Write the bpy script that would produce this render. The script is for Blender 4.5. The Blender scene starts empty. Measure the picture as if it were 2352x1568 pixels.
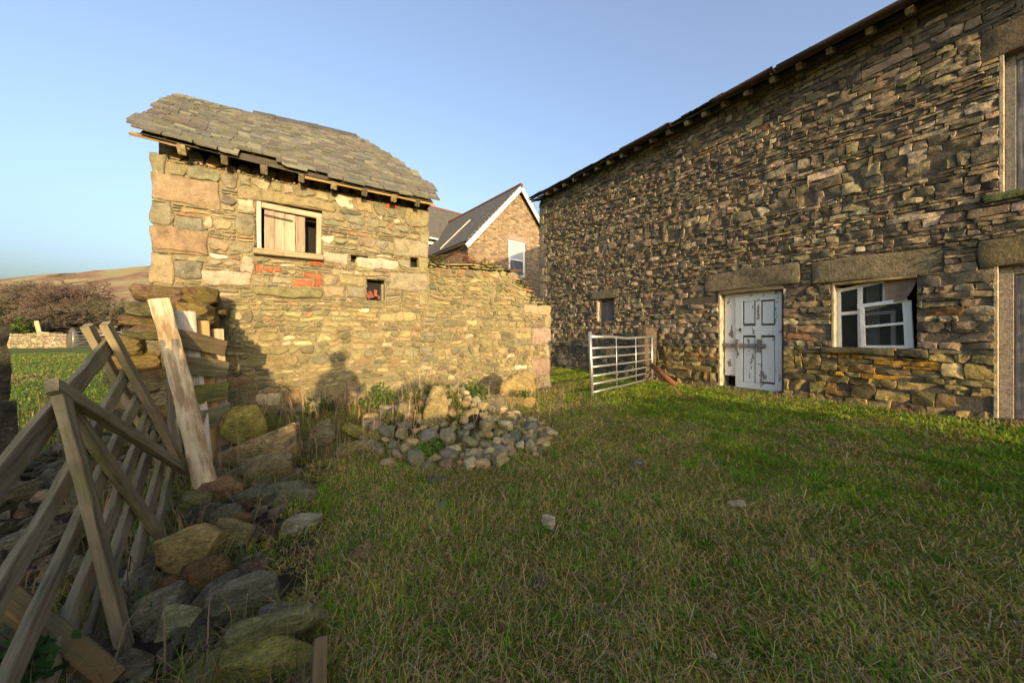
import bpy, bmesh, math, random
import numpy as np
from mathutils import Vector, Matrix

random.seed(7)
RS = np.random.RandomState(11)
SC = bpy.context.scene
COL = SC.collection

# ------------------------------------------------------------------ camera, sky, sun, exposure
CAM_H = 1.05
YAW = math.radians(32.0)
F, CX, HY = 784.0, 1176.0, 770.0            # focal length, centre, horizon in photo pixels (2352 wide)
cam_d = bpy.data.cameras.new('camera')
cam_d.sensor_width = 36.0
cam_d.lens = 36.0 * F / 2352.0
cam_d.shift_y = -14.0 / 2352.0
cam_d.clip_start = 0.05
cam_d.clip_end = 9000
cam = bpy.data.objects.new('camera', cam_d)
COL.objects.link(cam)
cam.location = (0, 0, CAM_H)
cam.rotation_euler = (math.radians(90), 0, -YAW)
SC.camera = cam

SUN_EL = math.radians(7.6)
SUN_H = Vector((0.138, 1.0, 0)).normalized()          # horizontal travel direction of the light
SUN_DIR = Vector((SUN_H.x * math.cos(SUN_EL), SUN_H.y * math.cos(SUN_EL), -math.sin(SUN_EL)))
world = bpy.data.worlds.new('World')
SC.world = world
world.use_nodes = True
wn = world.node_tree.nodes
wl = world.node_tree.links
wn.clear()
sky = wn.new('ShaderNodeTexSky')
sky.sky_type = 'NISHITA'
sky.sun_disc = False
sky.sun_rotation = math.pi + math.atan2(SUN_H.x, SUN_H.y)
sky.sun_elevation = SUN_EL
sky.air_density = 1.0
sky.dust_density = 6.0
sky.ozone_density = 2.5
bg = wn.new('ShaderNodeBackground')
bg.inputs['Strength'].default_value = 0.15
wo = wn.new('ShaderNodeOutputWorld')
hs = wn.new('ShaderNodeHueSaturation')
hs.inputs['Saturation'].default_value = 0.82
hs.inputs['Hue'].default_value = 0.506
wl.new(sky.outputs[0], hs.inputs['Color'])
wl.new(hs.outputs[0], bg.inputs['Color'])
wl.new(bg.outputs[0], wo.inputs['Surface'])
sun_d = bpy.data.lights.new('sun', 'SUN')
sun_d.energy = 2.0
sun_d.angle = math.radians(0.55)
sun_d.color = (1.0, 0.73, 0.38)
sun = bpy.data.objects.new('sun', sun_d)
COL.objects.link(sun)
sun.rotation_euler = SUN_DIR.to_track_quat('-Z', 'Y').to_euler()
sun.location = (-2, -20, 12)
vs = SC.view_settings
vs.view_transform = 'Standard'
vs.look = 'None'
vs.gamma = 1.0
vs.use_curve_mapping = False
vs.exposure = 1.95

# ------------------------------------------------------------------ pixel -> place helpers
CT, ST = math.cos(YAW), math.sin(YAW)
def cw(r, d, z):
    return Vector((r * CT + d * ST, -r * ST + d * CT, z))
def at(x, y, d):
    return cw((x - CX) / F * d, d, CAM_H - (y - HY) / F * d)
def dirpx(x):
    r = (x - CX) / F
    return r * CT + ST, -r * ST + CT
def onX(x, y, X):
    a, b = dirpx(x); return at(x, y, X / a)
def onY(x, y, Y):
    a, b = dirpx(x); return at(x, y, Y / b)
def onZ(x, y, z=0.0):
    return at(x, y, (CAM_H - z) / ((y - HY) / F))
def project(p):
    d = p[0] * ST + p[1] * CT
    r = p[0] * CT - p[1] * ST
    return CX + F * r / max(d, 1e-3), HY - F * (p[2] - CAM_H) / max(d, 1e-3), d

# ------------------------------------------------------------------ object helpers
WM = {}
def link(o, parent=None, M=None):
    COL.objects.link(o)
    M = M or Matrix.Identity(4)
    if parent is not None:
        o.parent = parent
        o.matrix_parent_inverse = WM[parent].inverted()
    o.matrix_basis = M
    WM[o] = M
    return o
def thing(name, label, cat, loc=(0, 0, 0), group=None):
    o = bpy.data.objects.new(name, None)
    o.empty_display_size = 0.2
    link(o, None, Matrix.Translation(Vector(loc)))
    return tag(o, label, cat, group)
def tag(o, label=None, cat=None, group=None, kind=None):
    if label: o['label'] = label
    if cat: o['category'] = cat
    if group: o['group'] = group
    if kind: o['kind'] = kind
    return o
def mesh(name, V, Fc, mat=None, col=None, smooth=True):
    me = bpy.data.meshes.new(name)
    V = np.asarray(V, dtype=np.float32)
    if isinstance(Fc, np.ndarray):
        n, k = Fc.shape
        me.vertices.add(len(V)); me.vertices.foreach_set('co', V.ravel())
        me.loops.add(n * k); me.loops.foreach_set('vertex_index', Fc.astype(np.int32).ravel())
        me.polygons.add(n); me.polygons.foreach_set('loop_start', np.arange(0, n * k, k, dtype=np.int32))
        me.update(calc_edges=True)
    else:
        me.from_pydata([tuple(v) for v in V], [], [tuple(f) for f in Fc])
        me.update()
    if col is not None:
        c = np.asarray(col, dtype=np.float32)
        if c.ndim == 1: c = np.tile(c[:3], (len(V), 1))
        at_ = me.color_attributes.new('Col', 'FLOAT_COLOR', 'POINT')
        at_.data.foreach_set('color', np.hstack([c, np.ones((len(V), 1), np.float32)]).ravel())
    if smooth and len(me.polygons):
        me.polygons.foreach_set('use_smooth', np.ones(len(me.polygons), dtype=bool))
    if mat is not None: me.materials.append(mat)
    return me
def mobj(name, V, Fc, mat, parent=None, col=None, smooth=False, M=None):
    return link(bpy.data.objects.new(name, mesh(name, V, Fc, mat, col, smooth)), parent, M)

BOXF = [(0, 3, 2, 1), (4, 5, 6, 7), (0, 1, 5, 4), (1, 2, 6, 5), (2, 3, 7, 6), (3, 0, 4, 7)]
def boxv(x0, x1, y0, y1, z0, z1):
    return [(x0, y0, z0), (x1, y0, z0), (x1, y1, z0), (x0, y1, z0), (x0, y0, z1), (x1, y0, z1), (x1, y1, z1), (x0, y1, z1)]
def box(name, x0, x1, y0, y1, z0, z1, mat, parent=None, col=(.5, .5, .5), bevel=0.004):
    cx, cy, cz = (x0 + x1) / 2, (y0 + y1) / 2, (z0 + z1) / 2
    bm = bmesh.new()
    vs_ = [bm.verts.new((a - cx, b - cy, c - cz)) for a, b, c in boxv(x0, x1, y0, y1, z0, z1)]
    for f in BOXF: bm.faces.new([vs_[i] for i in f])
    if bevel:
        bmesh.ops.bevel(bm, geom=bm.edges[:], offset=bevel, segments=1, affect='EDGES')
    me = bpy.data.meshes.new(name); bm.to_mesh(me); bm.free()
    setcol(me, col)
    me.materials.append(mat)
    return link(bpy.data.objects.new(name, me), parent, Matrix.Translation((cx, cy, cz)))
def setcol(me, col):
    a = me.color_attributes.new('Col', 'FLOAT_COLOR', 'POINT')
    a.data.foreach_set('color', np.tile(np.array(list(col)[:3] + [1], np.float32), len(me.vertices)))
def bar(name, p0, p1, w, t, mat, parent=None, nrm=(0, 0, 1), col=(.4, .33, .25), rough=0.06, seg=7, bevel=True, taper=1.0):
    """a timber from p0 to p1: local x along it, width w across, thickness t along nrm, edges worn and uneven"""
    p0, p1 = Vector(p0), Vector(p1)
    ax = (p1 - p0); L = ax.length; ax.normalize()
    n = Vector(nrm); n = (n - ax * n.dot(ax)).normalized()
    b = n.cross(ax)
    V, Fs = [], []
    rr = random.Random(hash((round(p0.x, 3), round(p1.z, 3), name)) & 0xffff)
    c = 0.16
    prof = [(-1 + c, -1), (1 - c, -1), (1, -1 + c), (1, 1 - c), (1 - c, 1), (-1 + c, 1), (-1, 1 - c), (-1, -1 + c)] if bevel else [(-1, -1), (1, -1), (1, 1), (-1, 1)]
    k = len(prof)
    bend = rr.uniform(-1, 1) * rough * w
    for i in range(seg + 1):
        s = i / seg
        ww = w / 2 * (1 + rr.uniform(-1, 1) * rough) * (1 + (taper - 1) * s)
        tt = t / 2 * (1 + rr.uniform(-1, 1) * rough) * (1 + (taper - 1) * s)
        off = bend * math.sin(math.pi * s)
        for (u, v) in prof:
            ex = rr.uniform(-1, 1) * rough * w * 0.5 if i in (0, seg) else 0
            V.append((s * L + ex, u * ww + off, v * tt + rr.uniform(-1, 1) * rough * t * 0.15))
    for i in range(seg):
        for j in range(k):
            Fs.append((i * k + j, i * k + (j + 1) % k, (i + 1) * k + (j + 1) % k, (i + 1) * k + j))
    Fs.append(tuple(range(k))[::-1]); Fs.append(tuple(seg * k + j for j in range(k)))
    M = Matrix(((ax.x, b.x, n.x, p0.x), (ax.y, b.y, n.y, p0.y), (ax.z, b.z, n.z, p0.z), (0, 0, 0, 1)))
    # right handed frame: ax, b, n
    if Matrix(((ax.x, b.x, n.x), (ax.y, b.y, n.y), (ax.z, b.z, n.z))).determinant() < 0:
        V = [(a, -q, z) for a, q, z in V]; M = Matrix(((ax.x, -b.x, n.x, p0.x), (ax.y, -b.y, n.y, p0.y), (ax.z, -b.z, n.z, p0.z), (0, 0, 0, 1)))
        Fs = [f[::-1] for f in Fs]
    return mobj(name, V, Fs, mat, parent, col, False, M)
def tube(name, pts, r, mat, parent=None, col=(.5, .5, .5), k=8, r1=None):
    pts = [Vector(p) for p in pts]
    V, Fs = [], []
    for i, p in enumerate(pts):
        a = (pts[min(i + 1, len(pts) - 1)] - pts[max(i - 1, 0)]).normalized()
        up = Vector((0, 0, 1)) if abs(a.z) < .9 else Vector((1, 0, 0))
        u = a.cross(up).normalized(); v = a.cross(u)
        rr = r if r1 is None else r + (r1 - r) * i / (len(pts) - 1)
        for j in range(k):
            t = 2 * math.pi * j / k
            V.append(p + u * math.cos(t) * rr + v * math.sin(t) * rr)
    for i in range(len(pts) - 1):
        for j in range(k):
            Fs.append((i * k + j, i * k + (j + 1) % k, (i + 1) * k + (j + 1) % k, (i + 1) * k + j))
    Fs.append(tuple(range(k))[::-1]); Fs.append(tuple((len(pts) - 1) * k + j for j in range(k)))
    return mobj(name, V, Fs, mat, parent, col, True)

# ------------------------------------------------------------------ materials
def new_mat(name):
    m = bpy.data.materials.new(name); m.use_nodes = True
    nt = m.node_tree; nt.nodes.clear()
    out = nt.nodes.new('ShaderNodeOutputMaterial')
    b = nt.nodes.new('ShaderNodeBsdfPrincipled')
    nt.links.new(b.outputs[0], out.inputs['Surface'])
    return m, nt, b
def N(nt, t, **kw):
    n = nt.nodes.new(t)
    for k, v in kw.items():
        if k.startswith('i_'):
            n.inputs[k[2:].replace('_', ' ')].default_value = v
        else: setattr(n, k, v)
    return n
def noise(nt, vec, scale, detail=4, rough=.6):
    n = N(nt, 'ShaderNodeTexNoise'); n.inputs['Scale'].default_value = scale
    n.inputs['Detail'].default_value = detail; n.inputs['Roughness'].default_value = rough
    if vec is not None: nt.links.new(vec, n.inputs['Vector'])
    return n.outputs['Fac']
def ramp(nt, fac, stops):
    r = N(nt, 'ShaderNodeValToRGB'); e = r.color_ramp.elements
    while len(e) < len(stops): e.new(0.5)
    for el, (p, c) in zip(e, stops):
        el.position = p; el.color = (c, c, c, 1) if isinstance(c, (int, float)) else tuple(c) + (1,)
    nt.links.new(fac, r.inputs[0]); return r.outputs[0]
def mix(nt, fac, a, b, mode='MIX'):
    n = N(nt, 'ShaderNodeMix', data_type='RGBA', blend_type=mode)
    for s, v in ((n.inputs[0], fac), (n.inputs[6], a), (n.inputs[7], b)):
        if hasattr(v, 'is_output') or isinstance(v, bpy.types.NodeSocket): nt.links.new(v, s)
        elif isinstance(v, (int, float)): s.default_value = v
        else: s.default_value = tuple(v) + (1,)
    return n.outputs[2]
def math_(nt, op, a, b=0.0):
    n = N(nt, 'ShaderNodeMath', operation=op)
    for s, v in ((n.inputs[0], a), (n.inputs[1], b)):
        if isinstance(v, bpy.types.NodeSocket): nt.links.new(v, s)
        else: s.default_value = v
    return n.outputs[0]
def bump(nt, b, h, strength, dist):
    n = N(nt, 'ShaderNodeBump'); n.inputs['Strength'].default_value = strength; n.inputs['Distance'].default_value = dist
    nt.links.new(h, n.inputs['Height']); nt.links.new(n.outputs[0], b.inputs['Normal'])
def colattr(nt):
    return N(nt, 'ShaderNodeAttribute', attribute_name='Col').outputs['Color']
def coord(nt, obj=False):
    if obj: return N(nt, 'ShaderNodeTexCoord').outputs['Object']
    return N(nt, 'ShaderNodeNewGeometry').outputs['Position']

def stone_mat(name, lichen=.5, moss=.3, mosscol=(.13, .13, .03), bumpd=.006, obj=False, blotch=.5, soil=0):
    m, nt, b = new_mat(name)
    P = coord(nt, obj); c = colattr(nt)
    n1 = noise(nt, P, 9, 6, .65); n2 = noise(nt, P, 55, 4, .7); n3 = noise(nt, P, 2.2, 4, .6); n4 = noise(nt, P, 22, 5, .75)
    v = ramp(nt, n1, [(.25, 1 - blotch), (.5, 1.0), (.75, 1 + blotch * .6)])
    c = mix(nt, 1.0, c, v, 'MULTIPLY')
    c = mix(nt, .8, c, ramp(nt, n2, [(.25, .55), (.5, 1.0), (.8, 1.35)]), 'MULTIPLY')
    c = mix(nt, .55, c, ramp(nt, noise(nt, P, 170, 3, .8), [(.3, .55), (.7, 1.4)]), 'MULTIPLY')
    c = mix(nt, math_(nt, 'MULTIPLY', ramp(nt, n3, [(.52, 0), (.7, 1)]), moss), c, mosscol)
    c = mix(nt, math_(nt, 'MULTIPLY', ramp(nt, n4, [(.62, 0), (.7, 1)]), lichen), c, (.50, .47, .38))
    hx_ = None
    if soil:
        mps = N(nt, 'ShaderNodeMapping'); mps.inputs['Scale'].default_value = (15, 15, 62); mps.inputs['Rotation'].default_value = (.25, .2, 0); nt.links.new(P, mps.inputs['Vector'])
        hx_ = noise(nt, mps.outputs[0], 1.0, 5, .7)
        c = mix(nt, .85, c, ramp(nt, hx_, [(.3, .5), (.5, 1.0), (.7, 1.3)]), 'MULTIPLY')
        c = mix(nt, math_(nt, 'MULTIPLY', ramp(nt, noise(nt, P, 6, 5, .7), [(.58, 0), (.66, 1)]), .7), c, (.085, .068, .045))
    nt.links.new(c, b.inputs['Base Color'])
    b.inputs['Roughness'].default_value = .92; b.inputs['Specular IOR Level'].default_value = .2
    h = math_(nt, 'ADD', math_(nt, 'MULTIPLY', noise(nt, P, 18, 6, .7), 1.0), math_(nt, 'MULTIPLY', n2, .35))
    if hx_ is not None: h = math_(nt, 'ADD', h, math_(nt, 'MULTIPLY', hx_, 1.2))
    bump(nt, b, h, 1.0 if soil else .9, bumpd * 4)
    return m
M_BARN = stone_mat('barn_stone', .4, .28, (.12, .115, .035), .006, blotch=.62)
M_SHED = stone_mat('shed_stone', .55, .35, (.20, .185, .055), .005, blotch=.55)
M_ROCK = stone_mat('rock', .45, .75, (.12, .125, .02), .012, True, .75, 1)
M_COBBLE = stone_mat('cobble', .15, .35, (.15, .14, .03), .003, True, .4)
M_SLATE = stone_mat('roof_slate', .3, .35, (.15, .15, .06), .0015, False, .35)
M_HOUSE = None
def mortar_mat(name, c1, c2):
    m, nt, b = new_mat(name); P = coord(nt)
    c = mix(nt, noise(nt, P, 14, 6, .7), c1, c2)
    c = mix(nt, .7, c, ramp(nt, noise(nt, P, 70, 3, .7), [(.3, .5), (.7, 1.3)]), 'MULTIPLY')
    nt.links.new(c, b.inputs['Base Color']); b.inputs['Roughness'].default_value = .95
    bump(nt, b, noise(nt, P, 40, 5, .7), .9, .02)
    return m
M_MORTAR_D = mortar_mat('dark_joint', (.05, .042, .030), (.15, .12, .08))
M_MORTAR_L = mortar_mat('lime_mortar', (.14, .11, .055), (.30, .24, .125))
def wood_mat(name, dark=.35, green=.25, greencol=(.12, .14, .03), rust=0.0):
    m, nt, b = new_mat(name)
    tc = N(nt, 'ShaderNodeTexCoord').outputs['Object']
    oi = N(nt, 'ShaderNodeObjectInfo').outputs['Random']
    mp = N(nt, 'ShaderNodeMapping'); mp.inputs['Scale'].default_value = (2.2, 38, 38)
    nt.links.new(tc, mp.inputs['Vector'])
    ad = N(nt, 'ShaderNodeVectorMath', operation='ADD'); nt.links.new(mp.outputs[0], ad.inputs[0])
    cb = N(nt, 'ShaderNodeCombineXYZ'); nt.links.new(math_(nt, 'MULTIPLY', oi, 50.0), cb.inputs[0]); nt.links.new(cb.outputs[0], ad.inputs[1])
    g = noise(nt, ad.outputs[0], 1.0, 6, .65); big = noise(nt, tc, 5, 5, .65); mpr = N(nt, 'ShaderNodeMapping'); mpr.inputs['Scale'].default_value = (2.5, 14, 14); nt.links.new(tc, mpr.inputs['Vector']); big2 = noise(nt, mpr.outputs[0], 1.0, 5, .65)
    c = mix(nt, 1.0, colattr(nt), ramp(nt, g, [(.28, 1 - dark * 1.5), (.5, 1.0), (.75, 1.3)]), 'MULTIPLY')
    c = mix(nt, math_(nt, 'MULTIPLY', ramp(nt, big, [(.5, 0), (.68, 1)]), green), c, greencol)
    c = mix(nt, math_(nt, 'MULTIPLY', ramp(nt, big2, [(.48, 0), (.62, 1)]), max(rust, .3)), c, (.17, .095, .035) if rust else (.06, .05, .04))
    nt.links.new(c, b.inputs['Base Color']); b.inputs['Roughness'].default_value = .85; b.inputs['Specular IOR Level'].default_value = .25
    bump(nt, b, g, .9, .009)
    return m
M_WOOD = wood_mat('weathered_wood', .55, .65, (.11, .12, .028))
M_WOODP = wood_mat('pale_wood', .25, .12)
M_WOODR = wood_mat('stained_wood', .3, .2, (.12, .14, .03), .8)
M_WOODG = wood_mat('grey_boards', .4, .08)
def plain(name, col, rough=.6, metal=0.0, var=.25, scale=20, bumps=0.0, spec=.4):
    m, nt, b = new_mat(name); P = coord(nt)
    c = mix(nt, 1.0, col, ramp(nt, noise(nt, P, scale, 5, .65), [(.25, 1 - var), (.75, 1 + var)]), 'MULTIPLY')
    nt.links.new(c, b.inputs['Base Color']); b.inputs['Roughness'].default_value = rough; b.inputs['Metallic'].default_value = metal
    b.inputs['Specular IOR Level'].default_value = spec
    if bumps: bump(nt, b, noise(nt, P, scale * 2, 4, .7), bumps, .01)
    return m
M_GALV = plain('galvanised_steel', (.42, .43, .43), .42, .75, .3, 30)
M_RUST = plain('rusty_iron', (.17, .065, .03), .85, .1, .5, 25, .4)
M_GUT = plain('old_gutter', (.065, .036, .026), .8, .1, .4, 25, .3)
M_IRON = plain('dark_iron', (.05, .035, .03), .7, .4, .4, 25)
M_INT_SHADE = plain('interior_shade', (.012, .011, .010), .95)  # near-black colour standing in for the shade inside openings
M_WHITE = plain('white_paint', (.72, .71, .66), .55, 0, .08, 15)
M_LEAD_SKY = plain('lead_and_sky', (.35, .37, .40), .5, .2, .2)  # roof lead; also colours the painted sky reflection in the gable window
M_RED = plain('red_ridge_tile', (.16, .06, .04), .8, 0, .3)
M_CLOTH = plain('brown_board', (.22, .16, .11), .9, 0, .35, 9)
M_CURT = plain('old_curtain', (.42, .40, .33), .9, 0, .3, 9)
m, nt, b = new_mat('window_glass')
b.inputs['Base Color'].default_value = (.05, .06, .06, 1); b.inputs['Roughness'].default_value = .06; b.inputs['Alpha'].default_value = .28
b.inputs['Specular IOR Level'].default_value = .7
M_GLASS = m
m, nt, b = new_mat('house_glass')
b.inputs['Base Color'].default_value = (.02, .025, .03, 1); b.inputs['Roughness'].default_value = .04; b.inputs['Specular IOR Level'].default_value = .9
M_HGLASS = m
# peeling white paint over grey boards
m, nt, b = new_mat('peeling_paint')
P = coord(nt); mp = N(nt, 'ShaderNodeMapping'); mp.inputs['Scale'].default_value = (9, 9, 3.0); nt.links.new(P, mp.inputs['Vector'])
pe = ramp(nt, noise(nt, mp.outputs[0], 1.15, 6, .62), [(.60, 0), (.612, 1)])
mp2 = N(nt, 'ShaderNodeMapping'); mp2.inputs['Scale'].default_value = (60, 60, 3); nt.links.new(P, mp2.inputs['Vector'])
wd = mix(nt, noise(nt, mp2.outputs[0], 1, 4, .6), (.13, .105, .085), (.30, .26, .22))
pt = mix(nt, noise(nt, P, 6, 5, .6), (.60, .61, .59), (.78, .78, .74))
nt.links.new(mix(nt, pe, pt, wd), b.inputs['Base Color']); b.inputs['Roughness'].default_value = .6
bump(nt, b, math_(nt, 'SUBTRACT', 1.0, pe), .8, .004)
M_PEEL = m
# leaves / blades: colour from the mesh, light through them
def blade_mat(name, trans=.35):
    m, nt, b = new_mat(name)
    c = colattr(nt)
    nt.links.new(c, b.inputs['Base Color']); b.inputs['Roughness'].default_value = .7; b.inputs['Specular IOR Level'].default_value = .15
    t = N(nt, 'ShaderNodeBsdfTranslucent'); nt.links.new(c, t.inputs['Color'])
    ms = N(nt, 'ShaderNodeMixShader'); ms.inputs[0].default_value = trans
    out = [n for n in nt.nodes if n.type == 'OUTPUT_MATERIAL'][0]
    nt.links.new(b.outputs[0], ms.inputs[1]); nt.links.new(t.outputs[0], ms.inputs[2]); nt.links.new(ms.outputs[0], out.inputs['Surface'])
    return m
M_BLADE = blade_mat('grass_blade')
M_STALK = blade_mat('dry_stalk', .1)
M_TWIG = plain('bark', (.16, .115, .07), .9, 0, .35, 3)
m, nt, b = new_mat('twigs')
nt.links.new(colattr(nt), b.inputs['Base Color']); b.inputs['Roughness'].default_value = .9
M_TWIGS = m
# ground
m, nt, b = new_mat('turf')
P = coord(nt)
n1 = noise(nt, P, .9, 6, .62); n2 = noise(nt, P, 9, 5, .7); n3 = noise(nt, P, 60, 4, .7); n4 = noise(nt, P, .06, 4, .6)
c = mix(nt, ramp(nt, n1, [(.38, 0), (.62, 1)]), (.10, .145, .018), (.19, .15, .05))
c = mix(nt, ramp(nt, n2, [(.40, .0), (.75, .8)]), c, (.115, .165, .02))
c = mix(nt, ramp(nt, n2, [(.22, 1.0), (.36, 0)]), c, (.035, .026, .016))
sx = N(nt, 'ShaderNodeSeparateXYZ'); nt.links.new(P, sx.inputs[0])
far = ramp(nt, math_(nt, 'DIVIDE', sx.outputs[1], 30.0), [(.20, 0), (.34, 1)])
fc = mix(nt, ramp(nt, n4, [(.35, 0), (.65, 1)]), (.11, .15, .028), (.15, .155, .04))
fc = mix(nt, math_(nt, 'MULTIPLY', ramp(nt, n1, [(.5, 0), (.7, 1)]), .5), fc, (.17, .15, .06))
c = mix(nt, far, c, fc)
c = mix(nt, ramp(nt, math_(nt, 'ADD', N(nt, 'ShaderNodeAttribute', attribute_name='Col').outputs['Fac'], math_(nt, 'MULTIPLY', math_(nt, 'SUBTRACT', n2, .5), .8)), [(.3, 0), (.5, 1)]), c, (.045, .034, .022))
c = mix(nt, .8, c, ramp(nt, n3, [(.3, .5), (.7, 1.4)]), 'MULTIPLY')
nt.links.new(c, b.inputs['Base Color']); b.inputs['Roughness'].default_value = .95; b.inputs['Specular IOR Level'].default_value = .1
bump(nt, b, math_(nt, 'ADD', n2, math_(nt, 'MULTIPLY', n3, .5)), 1.0, .06)
M_TURF = m
# hill moor
m, nt, b = new_mat('moorland')
P = coord(nt); mp = N(nt, 'ShaderNodeMapping'); mp.inputs['Scale'].default_value = (.0032, .0032, .011); nt.links.new(P, mp.inputs['Vector'])
n1 = noise(nt, mp.outputs[0], 1.0, 5, .55); n2 = noise(nt, mp.outputs[0], 3.3, 5, .6)
c = mix(nt, ramp(nt, n1, [(.44, 0), (.52, 1)]), (.26, .22, .115), (.20, .125, .09))
c = mix(nt, ramp(nt, n2, [(.55, 0), (.62, .8)]), c, (.30, .25, .13))
c = mix(nt, ramp(nt, noise(nt, mp.outputs[0], 2.0, 5, .6), [(.60, 0), (.66, .9)]), c, (.07, .075, .035))
nt.links.new(c, b.inputs['Base Color']); b.inputs['Roughness'].default_value = 1.0; b.inputs['Specular IOR Level'].default_value = 0
M_MOOR = m

# ------------------------------------------------------------------ numeric noise for shapes
def vnoise2(x, y, seed=0):
    x = np.asarray(x, float); y = np.asarray(y, float)
    xi = np.floor(x).astype(np.int64); yi = np.floor(y).astype(np.int64)
    fx = x - xi; fy = y - yi
    fx = fx * fx * (3 - 2 * fx); fy = fy * fy * (3 - 2 * fy)
    def h(a, b_):
        n = (a * 374761393 + b_ * 668265263 + seed * 2147483647) & 0xffffffff
        n = ((n ^ (n >> 13)) * 1274126177) & 0xffffffff
        return ((n ^ (n >> 16)) & 0xffff) / 65535.0
    return (h(xi, yi) * (1 - fx) + h(xi + 1, yi) * fx) * (1 - fy) + (h(xi, yi + 1) * (1 - fx) + h(xi + 1, yi + 1) * fx) * fy
def fbm(x, y, seed=0, o=4):
    s, a, t = 0, .5, 0
    for i in range(o):
        s = s + a * vnoise2(x * 2 ** i, y * 2 ** i, seed + i); t += a; a *= .5
    return s / t

XB = 7.15        # barn wall face
YW = 5.5         # front face of the small building and of the yard wall
HEAP = (1.36, 3.72)
def ground_z(x, y):
    x = np.asarray(x, float); y = np.asarray(y, float)
    z = (fbm(x * .55 + 7, y * .55, 3) - .5) * .09 + (fbm(x * 2.2, y * 2.2 + 3, 5, 3) - .5) * .035
    z = z * np.clip((np.hypot(x, y) - .4) / 2, .35, 1)
    z = z + .44 * np.exp(-(((x - HEAP[0]) / .58) ** 2 + ((y - HEAP[1]) / .62) ** 2))
    z = z + .20 * np.exp(-(((x - 1.9) / 1.1) ** 2 + ((y - 4.7) / .45) ** 2))
    z = z + .12 * np.exp(-(((x + .2) / 1.4) ** 2 + ((y - 4.9) / .6) ** 2))
    z = z - .10 * np.exp(-(((x + 1.3) / .7) ** 2 + ((y - 1.6) / 1.1) ** 2))
    r = np.hypot(x, y)
    return z + np.clip((r - 60) / 400, 0, 1) * -2
def gz(x, y): return float(ground_z(x, y))

# ------------------------------------------------------------------ ground and hill
def make_ground():
    t = np.linspace(-1, 1, 401)
    a = np.sinh(t * 8.2) / np.sinh(8.2) * 3500
    b_ = a
    X, Y = np.meshgrid(a + 1.5, b_ + 3.0, indexing='ij')
    Z = ground_z(X, Y)
    n = len(t)
    V = np.stack([X, Y, Z], -1).reshape(-1, 3)
    i = np.arange(n * n).reshape(n, n)
    Fq = np.stack([i[:-1, :-1], i[1:, :-1], i[1:, 1:], i[:-1, 1:]], -1).reshape(-1, 4)
    rub_ = np.exp(-(((V[:, 0] + .75) / .85) ** 4 + ((V[:, 1] - 2.4) / 2.2) ** 4)) + np.exp(-(((V[:, 0] - HEAP[0]) / .8) ** 2 + ((V[:, 1] - HEAP[1]) / .8) ** 2))
    rub_ = np.clip(rub_, 0, 1)[:, None] * np.ones((1, 3))
    tag(mobj('ground', V, Fq, M_TURF, None, rub_, True), 'rough grass and field turf around the old buildings', None, None, 'structure')
make_ground()

def make_hill():
    # a moorland fell behind the trees, its crest rising gently to the right
    cols, rows = 160, 30
    V = []
    for i in range(cols):
        x = -1500 + i * 26
        crest_y = HY - (770 - np.interp(x, [-1200, 0, 345, 700, 1200, 2000, 2700], [680, 640, 606, 634, 690, 720, 740]))
        for j in range(rows):
            s = j / (rows - 1)
            d = 700 + 1100 * s
            p = at(x, 770, d)
            top = (770 - crest_y) / F * 1800
            z = -4 + top * (s ** 1.25) * (1 + .10 * (fbm(p.x * .004, p.y * .004, 9) - .5)) + 14 * (fbm(p.x * .01, p.y * .01, 4) - .5) * s
            V.append((p.x, p.y, z))
    Fs = [(i * rows + j, (i + 1) * rows + j, (i + 1) * rows + j + 1, i * rows + j + 1) for i in range(cols - 1) for j in range(rows - 1)]
    tag(mobj('hill', V, Fs, M_MOOR, None, None, True), 'heather and grass moorland hill behind the trees', None, None, 'structure')
make_hill()

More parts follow.
